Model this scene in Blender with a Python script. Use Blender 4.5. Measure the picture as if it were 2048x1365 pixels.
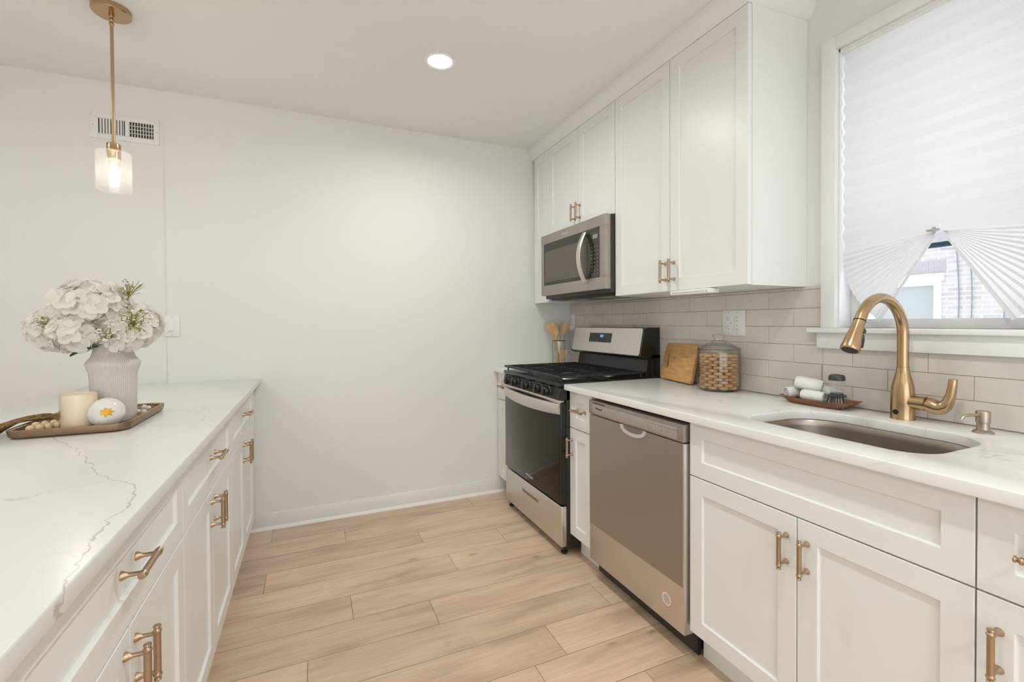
import bpy, bmesh, math, random
from mathutils import Vector, Matrix
random.seed(7)
S = bpy.context.scene
COL = S.collection
for o in list(bpy.data.objects):
    bpy.data.objects.remove(o, do_unlink=True)
pi = math.pi

# ------------------------------------------------------------------ camera
FPX, YAW, PITCH, ROLL, CY, CAMH = 916.31, 0.412816, -0.012942, -0.00534, 657.8, 1.2401
fw = Vector((math.sin(YAW)*math.cos(PITCH), math.cos(YAW)*math.cos(PITCH), math.sin(PITCH)))
rt = Vector((math.cos(YAW), -math.sin(YAW), 0)); up = rt.cross(fw)
r2 = rt*math.cos(ROLL)+up*math.sin(ROLL); u2 = -rt*math.sin(ROLL)+up*math.cos(ROLL)
cd = bpy.data.cameras.new('camera'); cam = bpy.data.objects.new('camera', cd); COL.objects.link(cam)
cd.sensor_fit = 'HORIZONTAL'; cd.sensor_width = 36.0; cd.lens = FPX/2048*36
cd.shift_y = -(682.5-CY)/2048; cd.clip_start = 0.02
M = Matrix((r2, u2, -fw)).transposed().to_4x4(); M.translation = (0, 0, CAMH)
cam.matrix_world = M
S.camera = cam

# ------------------------------------------------------------------ world, exposure
w = bpy.data.worlds.new('world'); S.world = w; w.use_nodes = True
bg = w.node_tree.nodes['Background']
bg.inputs[0].default_value = (0.90, 0.955, 1.0, 1); bg.inputs[1].default_value = 2.5
S.view_settings.view_transform = 'Standard'; S.view_settings.look = 'None'
S.view_settings.gamma = 1.0; S.view_settings.use_curve_mapping = False
S.view_settings.exposure = 0.13
S.cycles.transparent_max_bounces = 32
DOWNLIGHT_W = 7.0
DOWNLIGHTS = [(0.598, 2.237), (0.60, 0.55), (0.60, -1.1), (-1.75, 1.9), (-1.75, 0.2), (-1.75, -1.4)]

# ------------------------------------------------------------------ dimensions
W = 1.867      # tile face of the right wall
WP = 1.876     # painted face of the right wall
F = 1.2174     # counter front edge
D = 3.1205     # end wall
P = -0.282     # peninsula counter edge
PB = -1.106    # peninsula counter back edge
XD = 1.250     # base door faces
PD = -0.312    # peninsula door faces
U = 1.535      # upper door faces
ZC = 0.914     # counter top
ZUB, ZUT, CEIL = 1.382, 2.455, 2.5406
XL, YN = -3.3, -2.6   # far room limits

# ------------------------------------------------------------------ materials
def mat(name, col, rough=0.5, metal=0.0, **kw):
    m = bpy.data.materials.new(name); m.use_nodes = True
    b = m.node_tree.nodes['Principled BSDF']
    b.inputs['Base Color'].default_value = (*col, 1); b.inputs['Roughness'].default_value = rough
    b.inputs['Metallic'].default_value = metal
    for k, v in kw.items():
        b.inputs[k.replace('_', ' ')].default_value = v
    return m
def nodes(m):
    return m.node_tree.nodes, m.node_tree.links, m.node_tree.nodes['Principled BSDF']
def add_noise_bump(m, scale=200, strength=0.05, dist=0.001):
    n, l, b = nodes(m)
    tc = n.new('ShaderNodeTexCoord'); t = n.new('ShaderNodeTexNoise'); t.inputs['Scale'].default_value = scale
    bp = n.new('ShaderNodeBump'); bp.inputs['Strength'].default_value = strength; bp.inputs['Distance'].default_value = dist
    l.new(tc.outputs['Object'], t.inputs['Vector']); l.new(t.outputs['Fac'], bp.inputs['Height']); l.new(bp.outputs['Normal'], b.inputs['Normal'])
    return m
def add_color_noise(m, c1, c2, scale=(1, 1, 1), nscale=5.0, detail=4, lo=0.35, hi=0.65):
    n, l, b = nodes(m)
    tc = n.new('ShaderNodeTexCoord'); mp = n.new('ShaderNodeMapping'); mp.inputs['Scale'].default_value = scale
    t = n.new('ShaderNodeTexNoise'); t.inputs['Scale'].default_value = nscale; t.inputs['Detail'].default_value = detail
    r = n.new('ShaderNodeValToRGB'); r.color_ramp.elements[0].position = lo; r.color_ramp.elements[1].position = hi
    r.color_ramp.elements[0].color = (*c1, 1); r.color_ramp.elements[1].color = (*c2, 1)
    l.new(tc.outputs['Object'], mp.inputs['Vector']); l.new(mp.outputs['Vector'], t.inputs['Vector'])
    l.new(t.outputs['Fac'], r.inputs['Fac']); l.new(r.outputs['Color'], b.inputs['Base Color'])
    return m

wall_paint = add_noise_bump(mat('wall_paint', (0.835, 0.833, 0.81), 0.7), 350, 0.04)
ceil_paint = mat('ceiling_paint', (0.905, 0.905, 0.888), 0.85)
trim_white = mat('trim_white', (0.87, 0.868, 0.86), 0.35)
cab_white = mat('cabinet_white', (0.858, 0.858, 0.842), 0.34)
cab_inner = mat('cabinet_shadow_gap', (0.55, 0.54, 0.52), 0.6)
plate_white = mat('plate_white', (0.86, 0.855, 0.85), 0.35)
grey_dot = mat('grey_detail', (0.45, 0.44, 0.43), 0.5)
dark_slot = mat('dark_slot', (0.03, 0.027, 0.025), 0.6)
brass = mat('champagne_bronze', (0.52, 0.36, 0.205), 0.26, 1.0)
brass_pull = mat('bronze_pull', (0.49, 0.35, 0.24), 0.33, 1.0)
nickel = mat('brushed_champagne_nickel', (0.47, 0.40, 0.33), 0.34, 1.0)
black_gloss = mat('black_enamel', (0.012, 0.011, 0.010), 0.22)
black_satin = mat('black_satin', (0.022, 0.020, 0.018), 0.42)
iron = mat('cast_iron', (0.020, 0.019, 0.018), 0.5)
oven_glass = mat('oven_glass', (0.020, 0.015, 0.010), 0.06, Specular_IOR_Level=0.36)
micro_glass = mat('microwave_glass', (0.035, 0.031, 0.027), 0.12)
micro_mesh = mat('microwave_screen', (0.115, 0.10, 0.088), 0.28)
micro_body = mat('microwave_case', (0.035, 0.032, 0.030), 0.45)
steel_dark = mat('sink_steel', (0.42, 0.365, 0.33), 0.33, 1.0)
burner_cap = mat('burner_alu', (0.55, 0.53, 0.50), 0.35, 1.0)
chrome = mat('silver_print', (0.72, 0.70, 0.67), 0.3, 0.6)
steel = mat('stainless', (0.70, 0.665, 0.63), 0.34, 1.0)
def brushed(m, sc):
    n, l, b = nodes(m)
    tc = n.new('ShaderNodeTexCoord'); mp = n.new('ShaderNodeMapping'); mp.inputs['Scale'].default_value = sc
    t = n.new('ShaderNodeTexNoise'); t.inputs['Scale'].default_value = 1.0; t.inputs['Detail'].default_value = 3
    mr = n.new('ShaderNodeMapRange'); mr.inputs[3].default_value = 0.28; mr.inputs[4].default_value = 0.44
    l.new(tc.outputs['Object'], mp.inputs['Vector']); l.new(mp.outputs['Vector'], t.inputs['Vector'])
    l.new(t.outputs['Fac'], mr.inputs[0]); l.new(mr.outputs[0], b.inputs['Roughness'])
brushed(steel, (8, 8, 700))
micro_steel = mat('microwave_steel', (0.43, 0.39, 0.36), 0.40, 0.9)
film_steel = mat('film_covered_steel', (0.40, 0.345, 0.30), 0.5, 0.8)
brushed(film_steel, (60, 8, 500))
nodes(film_steel)[2].inputs['Roughness'].default_value = 0.45
panel_steel = mat('control_panel_steel', (0.42, 0.37, 0.335), 0.42, 0.8)
inset_steel = mat('control_strip', (0.46, 0.41, 0.375), 0.5, 0.4)
bamboo = mat('bamboo', (0.55, 0.28, 0.09), 0.42)
add_color_noise(bamboo, (0.56, 0.29, 0.10), (0.74, 0.43, 0.17), (60, 4, 60), 1.0, 3)
spoon_wood = mat('beech_wood', (0.56, 0.33, 0.14), 0.5)
add_color_noise(spoon_wood, (0.56, 0.33, 0.14), (0.72, 0.47, 0.23), (30, 30, 4), 1.0, 3)
acacia = mat('acacia_wood', (0.20, 0.075, 0.028), 0.4)
add_color_noise(acacia, (0.15, 0.055, 0.022), (0.36, 0.15, 0.06), (60, 7, 60), 1.0, 4)
hole_dark = mat('hole_shadow_wood', (0.20, 0.10, 0.035), 0.6)
cookie_mat = mat('cookie', (0.62, 0.36, 0.14), 0.75)
cookie_groove_mat = mat('cookie_groove', (0.10, 0.045, 0.02), 0.7)  # dark brown line in the groove round the cookie's middle
add_color_noise(cookie_mat, (0.48, 0.25, 0.085), (0.68, 0.42, 0.19), (1, 1, 1), 60, 3)
towel_mat = add_noise_bump(mat('white_terry', (0.93, 0.925, 0.91), 0.95), 420, 0.7, 0.004)
brush_grey = mat('brush_plastic', (0.045, 0.048, 0.052), 0.4)
bristle_mat = mat('bristles', (0.42, 0.41, 0.40), 0.6)
bristle_dark = mat('bristles_dark', (0.10, 0.098, 0.096), 0.6)
ceramic = mat('ribbed_ceramic', (0.66, 0.605, 0.57), 0.5)
wax = mat('candle_wax', (0.93, 0.76, 0.57), 0.5)
orb_glass = mat('milky_glass', (0.79, 0.75, 0.705), 0.08)
gold = mat('gold_leaf', (0.66, 0.33, 0.03), 0.35, 0.5)
petal_mat = mat('hydrangea_petal', (0.965, 0.94, 0.88), 0.7)
def petal_nodes():
    n, l, b = nodes(petal_mat); t = n.new('ShaderNodeBsdfTranslucent'); t.inputs[0].default_value = (0.985, 0.96, 0.90, 1)
    mx = n.new('ShaderNodeMixShader'); mx.inputs[0].default_value = .45; l.new(b.outputs[0], mx.inputs[1]); l.new(t.outputs[0], mx.inputs[2])
    l.new(mx.outputs[0], n['Material Output'].inputs[0])
petal_nodes()
sprig_green = mat('sprig_green', (0.27, 0.28, 0.05), 0.6)
sprig_white = mat('sprig_blossom', (0.86, 0.85, 0.80), 0.7)
leaf_green = mat('leaf_green', (0.035, 0.075, 0.04), 0.5)
stem_green = mat('stem_green', (0.10, 0.16, 0.05), 0.6)
tray_bronze = mat('tray_bronze', (0.26, 0.165, 0.10), 0.36, 0.75)
tray_floor = mat('tray_hammered_gold', (0.48, 0.34, 0.20), 0.28, 0.9)
bead_wood = mat('pale_wood_bead', (0.80, 0.61, 0.40), 0.6)
bead_white = mat('whitewashed_bead', (0.84, 0.78, 0.70), 0.6)
jute = mat('jute_tassel', (0.27, 0.155, 0.065), 0.9)
add_color_noise(jute, (0.17, 0.09, 0.035), (0.37, 0.225, 0.10), (1, 1, 1), 90, 3)
sticker_red = mat('sticker_ring', (0.72, 0.22, 0.10), 0.6)
sticker_white = mat('sticker_white', (0.80, 0.72, 0.66), 0.6)
ink = mat('sticker_ink', (0.10, 0.10, 0.11), 0.6)
vent_dark = mat('duct_dark', (0.06, 0.05, 0.045), 0.8)

def emit(name, col, s):
    m = bpy.data.materials.new(name); m.use_nodes = True; n = m.node_tree.nodes; l = m.node_tree.links
    n.remove(n['Principled BSDF']); e = n.new('ShaderNodeEmission')
    e.inputs[0].default_value = (*col, 1); e.inputs[1].default_value = s
    l.new(e.outputs[0], n['Material Output'].inputs[0]); return m
lamp_glow = emit('lamp_diffuser', (1, 0.96, 0.90), 14)
bulb_glow = emit('bulb_filament', (1, 0.90, 0.74), 22)
blue_digits = emit('blue_digits', (0.12, 0.38, 1.0), 2.5)

def glass(name, tint=(0.96, 0.97, 0.96), gloss=0.10, rough=0.02, edge=None, haze=0.0):
    """thin clear glass: mostly see-through, fresnel-weighted reflection"""
    m = bpy.data.materials.new(name); m.use_nodes = True; n = m.node_tree.nodes; l = m.node_tree.links
    n.remove(n['Principled BSDF'])
    tr = n.new('ShaderNodeBsdfTransparent'); tr.inputs[0].default_value = (*tint, 1)
    gl = n.new('ShaderNodeBsdfGlossy'); gl.inputs['Roughness'].default_value = rough
    gl.inputs['Color'].default_value = (1, 1, 1, 1)
    lw = n.new('ShaderNodeLayerWeight'); lw.inputs[0].default_value = 0.5
    pw = n.new('ShaderNodeMath'); pw.operation = 'POWER'; pw.inputs[1].default_value = 3.0
    ma = n.new('ShaderNodeMath'); ma.operation = 'MULTIPLY_ADD'; ma.inputs[1].default_value = gloss*3.0; ma.inputs[2].default_value = gloss*0.3
    mx = n.new('ShaderNodeMixShader')
    l.new(lw.outputs['Facing'], pw.inputs[0]); l.new(pw.outputs[0], ma.inputs[0])
    l.new(ma.outputs[0], mx.inputs[0]); l.new(tr.outputs[0], mx.inputs[1]); l.new(gl.outputs[0], mx.inputs[2])
    if edge:
        p4 = n.new('ShaderNodeMath'); p4.operation = 'POWER'; p4.inputs[1].default_value = 5.0; l.new(lw.outputs['Facing'], p4.inputs[0])
        cm = n.new('ShaderNodeMix'); cm.data_type = 'RGBA'; cm.inputs['A'].default_value = (*tint, 1); cm.inputs['B'].default_value = (*edge, 1)
        l.new(p4.outputs[0], cm.inputs['Factor']); l.new(cm.outputs['Result'], tr.inputs[0])
    out = mx.outputs[0]
    if haze:
        hz = n.new('ShaderNodeBsdfTranslucent'); hz.inputs[0].default_value = (1, 1, 1, 1); hd = n.new('ShaderNodeBsdfDiffuse'); hd.inputs[0].default_value = (1, 1, 1, 1)
        h2 = n.new('ShaderNodeMixShader'); h2.inputs[0].default_value = .5; l.new(hz.outputs[0], h2.inputs[1]); l.new(hd.outputs[0], h2.inputs[2])
        h3 = n.new('ShaderNodeMixShader'); h3.inputs[0].default_value = haze; l.new(out, h3.inputs[1]); l.new(h2.outputs[0], h3.inputs[2]); out = h3.outputs[0]
    l.new(out, n['Material Output'].inputs[0]); return m
clear_glass = glass('clear_glass', (0.98, 0.985, 0.98), 0.13, .02, (.16, .155, .145))
shade_glass = glass('seeded_glass', (1, 1, 1), 0.20, 0.06, None, .022)  # slight white haze mixed in to give the lit shade its glow
pane_glass = glass('window_glass', (0.93, 0.95, 0.97), 0.06)

def make_blind_mat():
    m = bpy.data.materials.new('paper_shade'); m.use_nodes = True; n = m.node_tree.nodes; l = m.node_tree.links
    n.remove(n['Principled BSDF'])
    d = n.new('ShaderNodeBsdfDiffuse'); d.inputs[0].default_value = (0.88, 0.875, 0.88, 1)
    t = n.new('ShaderNodeBsdfTranslucent'); t.inputs[0].default_value = (0.88, 0.88, 0.90, 1)
    mx = n.new('ShaderNodeMixShader'); mx.inputs[0].default_value = 0.235
    l.new(d.outputs[0], mx.inputs[1]); l.new(t.outputs[0], mx.inputs[2]); l.new(mx.outputs[0], n['Material Output'].inputs[0])
    return m
paper = make_blind_mat()

def mnode(n, l, op, a, b=None):
    x = n.new('ShaderNodeMath'); x.operation = op
    for i, v in enumerate((a, b)):
        if v is None: continue
        if isinstance(v, (int, float)): x.inputs[i].default_value = v
        else: l.new(v, x.inputs[i])
    return x.outputs[0]

def make_quartz(name, curves, seed, ca=(0.79, 0.788, 0.775), cb=(0.75, 0.745, 0.725)):
    """white quartz; each curve is a list of (y, x) points of one grey vein, plus faint random veining"""
    m = mat(name, (0.83, 0.825, 0.81), 0.22); n, l, b = nodes(m)
    geo = n.new('ShaderNodeNewGeometry'); sx = n.new('ShaderNodeSeparateXYZ'); l.new(geo.outputs['Position'], sx.inputs[0])
    nz = n.new('ShaderNodeTexNoise'); nz.inputs['Scale'].default_value = 22; nz.inputs['Detail'].default_value = 5
    l.new(geo.outputs['Position'], nz.inputs['Vector'])
    wob = mnode(n, l, 'MULTIPLY', mnode(n, l, 'SUBTRACT', nz.outputs['Fac'], 0.5), 0.05)
    nz2 = n.new('ShaderNodeTexNoise'); nz2.inputs['Scale'].default_value = 30; nz2.inputs['Detail'].default_value = 3
    l.new(geo.outputs['Position'], nz2.inputs['Vector'])
    total = None
    def acc(t, v):
        return v if t is None else mnode(n, l, 'MAXIMUM', t, v)
    for pts, amp in curves:
        y0, y1 = pts[0][0], pts[-1][0]
        fc = n.new('ShaderNodeFloatCurve'); c = fc.mapping.curves[0]
        t = mnode(n, l, 'DIVIDE', mnode(n, l, 'SUBTRACT', sx.outputs[1], y0), y1-y0)
        xs = [p[1] for p in pts]; xmin, xmax = min(xs)-.01, max(xs)+.01
        c.points[0].location = (0, (pts[0][1]-xmin)/(xmax-xmin)); c.points[1].location = (1, (pts[-1][1]-xmin)/(xmax-xmin))
        for (y, x) in pts[1:-1]:
            c.points.new((y-y0)/(y1-y0), (x-xmin)/(xmax-xmin))
        fc.mapping.update()
        l.new(t, fc.inputs['Value'])
        xc = mnode(n, l, 'ADD', mnode(n, l, 'MULTIPLY', fc.outputs[0], xmax-xmin), xmin)
        dd = mnode(n, l, 'ABSOLUTE', mnode(n, l, 'SUBTRACT', mnode(n, l, 'ADD', sx.outputs[0], wob), xc))
        wd = mnode(n, l, 'ADD', mnode(n, l, 'MULTIPLY', nz2.outputs['Fac'], 0.006), -0.0005)
        v = mnode(n, l, 'MAXIMUM', mnode(n, l, 'SUBTRACT', 1.0, mnode(n, l, 'DIVIDE', dd, wd)), 0.0)
        inr = mnode(n, l, 'MULTIPLY', mnode(n, l, 'GREATER_THAN', t, 0.0), mnode(n, l, 'LESS_THAN', t, 1.0))
        total = acc(total, mnode(n, l, 'MULTIPLY', mnode(n, l, 'MULTIPLY', v, inr), amp))
    # faint random veins
    mp = n.new('ShaderNodeMapping'); mp.inputs['Location'].default_value = (seed, seed*.7, 0)
    l.new(geo.outputs['Position'], mp.inputs['Vector'])
    a = n.new('ShaderNodeTexNoise'); a.inputs['Scale'].default_value = 1.9; a.inputs['Detail'].default_value = 6; a.inputs['Distortion'].default_value = 0.6
    l.new(mp.outputs[0], a.inputs['Vector'])
    v = mnode(n, l, 'MAXIMUM', mnode(n, l, 'SUBTRACT', 1.0, mnode(n, l, 'DIVIDE', mnode(n, l, 'ABSOLUTE', mnode(n, l, 'SUBTRACT', a.outputs['Fac'], 0.5)), 0.006)), 0.0)
    k = n.new('ShaderNodeTexNoise'); k.inputs['Scale'].default_value = 4.0; l.new(mp.outputs[0], k.inputs['Vector'])
    km = mnode(n, l, 'MULTIPLY', mnode(n, l, 'MAXIMUM', mnode(n, l, 'SUBTRACT', k.outputs['Fac'], 0.5), 0.0), 2.6)
    total = acc(total, mnode(n, l, 'MULTIPLY', v, km))
    # soft clouding
    cl = n.new('ShaderNodeTexNoise'); cl.inputs['Scale'].default_value = 3.2; cl.inputs['Detail'].default_value = 3; l.new(mp.outputs[0], cl.inputs['Vector'])
    r = n.new('ShaderNodeMix'); r.data_type = 'RGBA'
    r.inputs['A'].default_value = (*ca, 1); r.inputs['B'].default_value = (*cb, 1)
    l.new(cl.outputs['Fac'], r.inputs['Factor'])
    f = n.new('ShaderNodeMix'); f.data_type = 'RGBA'; f.inputs['B'].default_value = (0.42, 0.39, 0.355, 1)
    l.new(total, f.inputs['Factor']); l.new(r.outputs['Result'], f.inputs['A']); l.new(f.outputs['Result'], b.inputs['Base Color'])
    return m
quartz_island = make_quartz('quartz_veined_peninsula', [
    ([(0.68, -0.262), (0.746, -0.284), (0.80, -0.302), (0.89, -0.310), (1.02, -0.306), (1.095, -0.312), (1.159, -0.336), (1.225, -0.389),
      (1.281, -0.433), (1.37, -0.476), (1.502, -0.543), (1.632, -0.618), (1.745, -0.688), (2.05, -0.80)], 0.85),
    ([(1.70, -0.284), (1.806, -0.328), (1.895, -0.353), (1.964, -0.350), (2.144, -0.391), (2.206, -0.427), (2.35, -0.60)], 0.40)], 3.1)
quartz_right = make_quartz('quartz_veined_counter_brightened', [
    ([(0.75, 1.675), (0.79, 1.715), (0.85, 1.735), (0.90, 1.728), (0.925, 1.69), (0.93, 1.62)], 0.35)], 8.4, (0.90, 0.897, 0.89), (0.86, 0.855, 0.84))  # base lighter than the peninsula quartz: extra brightness put into the colour

def make_floor_mat():
    m = mat('oak_plank', (0.6, 0.42, 0.27), 0.42); n, l, b = nodes(m)
    at = n.new('ShaderNodeAttribute'); at.attribute_name = 'plank_tone'
    geo = n.new('ShaderNodeNewGeometry')
    vadd = n.new('ShaderNodeVectorMath'); vadd.operation = 'MULTIPLY_ADD'
    vadd.inputs[1].default_value = (1, 1, 1)
    sc = n.new('ShaderNodeVectorMath'); sc.operation = 'SCALE'; sc.inputs['Scale'].default_value = 13.0
    l.new(at.outputs['Vector'], sc.inputs[0])
    l.new(geo.outputs['Position'], vadd.inputs[0]); l.new(sc.outputs[0], vadd.inputs[2])
    mp = n.new('ShaderNodeMapping'); mp.inputs['Scale'].default_value = (1.5, 9, 1); l.new(vadd.outputs[0], mp.inputs['Vector'])
    g = n.new('ShaderNodeTexNoise'); g.inputs['Scale'].default_value = 1.6; g.inputs['Detail'].default_value = 6; g.inputs['Distortion'].default_value = 0.5
    l.new(mp.outputs[0], g.inputs['Vector'])
    mp2 = n.new('ShaderNodeMapping'); mp2.inputs['Scale'].default_value = (5, 110, 1); l.new(vadd.outputs[0], mp2.inputs['Vector'])
    g2 = n.new('ShaderNodeTexNoise'); g2.inputs['Scale'].default_value = 1.0; g2.inputs['Detail'].default_value = 3; l.new(mp2.outputs[0], g2.inputs['Vector'])
    mp3 = n.new('ShaderNodeMapping'); mp3.inputs['Scale'].default_value = (2.2, 5.0, 1); l.new(vadd.outputs[0], mp3.inputs['Vector'])
    vo = n.new('ShaderNodeTexVoronoi'); vo.inputs['Scale'].default_value = 1.25; l.new(mp3.outputs[0], vo.inputs['Vector'])
    knot = mnode(n, l, 'MAXIMUM', mnode(n, l, 'SUBTRACT', 1.0, mnode(n, l, 'DIVIDE', vo.outputs['Distance'], 0.10)), 0.0)
    r = n.new('ShaderNodeValToRGB'); e = r.color_ramp.elements
    e[0].position = 0.24; e[0].color = (0.50, 0.345, 0.24, 1); e[1].position = 0.74; e[1].color = (0.77, 0.575, 0.42, 1)
    mid = e.new(0.48); mid.color = (0.69, 0.495, 0.35, 1)
    l.new(g.outputs['Fac'], r.inputs['Fac'])
    f2 = n.new('ShaderNodeMix'); f2.data_type = 'RGBA'; f2.blend_type = 'MULTIPLY'
    rr = n.new('ShaderNodeMapRange'); rr.inputs[1].default_value = 0.3; rr.inputs[2].default_value = 0.7; rr.inputs[3].default_value = 0.89; rr.inputs[4].default_value = 1.05
    l.new(g2.outputs['Fac'], rr.inputs[0]); f2.inputs['Factor'].default_value = 1.0
    l.new(r.outputs['Color'], f2.inputs['A']); l.new(rr.outputs[0], f2.inputs['B'])
    f3 = n.new('ShaderNodeMix'); f3.data_type = 'RGBA'; f3.blend_type = 'MULTIPLY'; f3.inputs['Factor'].default_value = 1.0
    tr = n.new('ShaderNodeMapRange'); tr.inputs[3].default_value = 0.90; tr.inputs[4].default_value = 1.10
    l.new(at.outputs['Fac'], tr.inputs[0]); l.new(f2.outputs['Result'], f3.inputs['A']); l.new(tr.outputs[0], f3.inputs['B'])
    f4 = n.new('ShaderNodeMix'); f4.data_type = 'RGBA'; f4.inputs['B'].default_value = (0.25, 0.14, 0.075, 1)
    l.new(mnode(n, l, 'MULTIPLY', knot, 0.8), f4.inputs['Factor']); l.new(f3.outputs['Result'], f4.inputs['A'])
    l.new(f4.outputs['Result'], b.inputs['Base Color'])
    bp = n.new('ShaderNodeBump'); bp.inputs['Strength'].default_value = 0.12; bp.inputs['Distance'].default_value = 0.001
    l.new(g2.outputs['Fac'], bp.inputs['Height']); l.new(bp.outputs[0], b.inputs['Normal'])
    return m
floor_mat = make_floor_mat()
groove_mat = mat('plank_groove', (0.24, 0.155, 0.10), 0.7)
tile_mat = mat('glazed_tile', (0.55, 0.505, 0.455), 0.16)
add_color_noise(tile_mat, (0.665, 0.615, 0.555), (0.715, 0.665, 0.605), (4, 4, 4), 1.0, 3)
grout_mat = mat('grout', (0.46, 0.40, 0.345), 0.85)

def make_brick():
    m = mat('neighbour_brick', (0.6, 0.5, 0.46), 0.85); n, l, b = nodes(m)
    geo = n.new('ShaderNodeNewGeometry'); sx = n.new('ShaderNodeSeparateXYZ'); cb = n.new('ShaderNodeCombineXYZ')
    l.new(geo.outputs['Position'], sx.inputs[0]); l.new(sx.outputs[1], cb.inputs[0]); l.new(sx.outputs[2], cb.inputs[1])
    t = n.new('ShaderNodeTexBrick'); l.new(cb.outputs[0], t.inputs['Vector'])
    t.inputs['Scale'].default_value = 1.0; t.inputs['Brick Width'].default_value = 0.205; t.inputs['Row Height'].default_value = 0.070
    t.inputs['Mortar Size'].default_value = 0.007; t.inputs['Bias'].default_value = 0.1
    t.inputs['Color1'].default_value = (0.37, 0.335, 0.33, 1); t.inputs['Color2'].default_value = (0.44, 0.405, 0.395, 1)
    t.inputs['Mortar'].default_value = (0.53, 0.51, 0.50, 1)
    l.new(t.outputs['Color'], b.inputs['Base Color']); return m
brick = make_brick()

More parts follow.
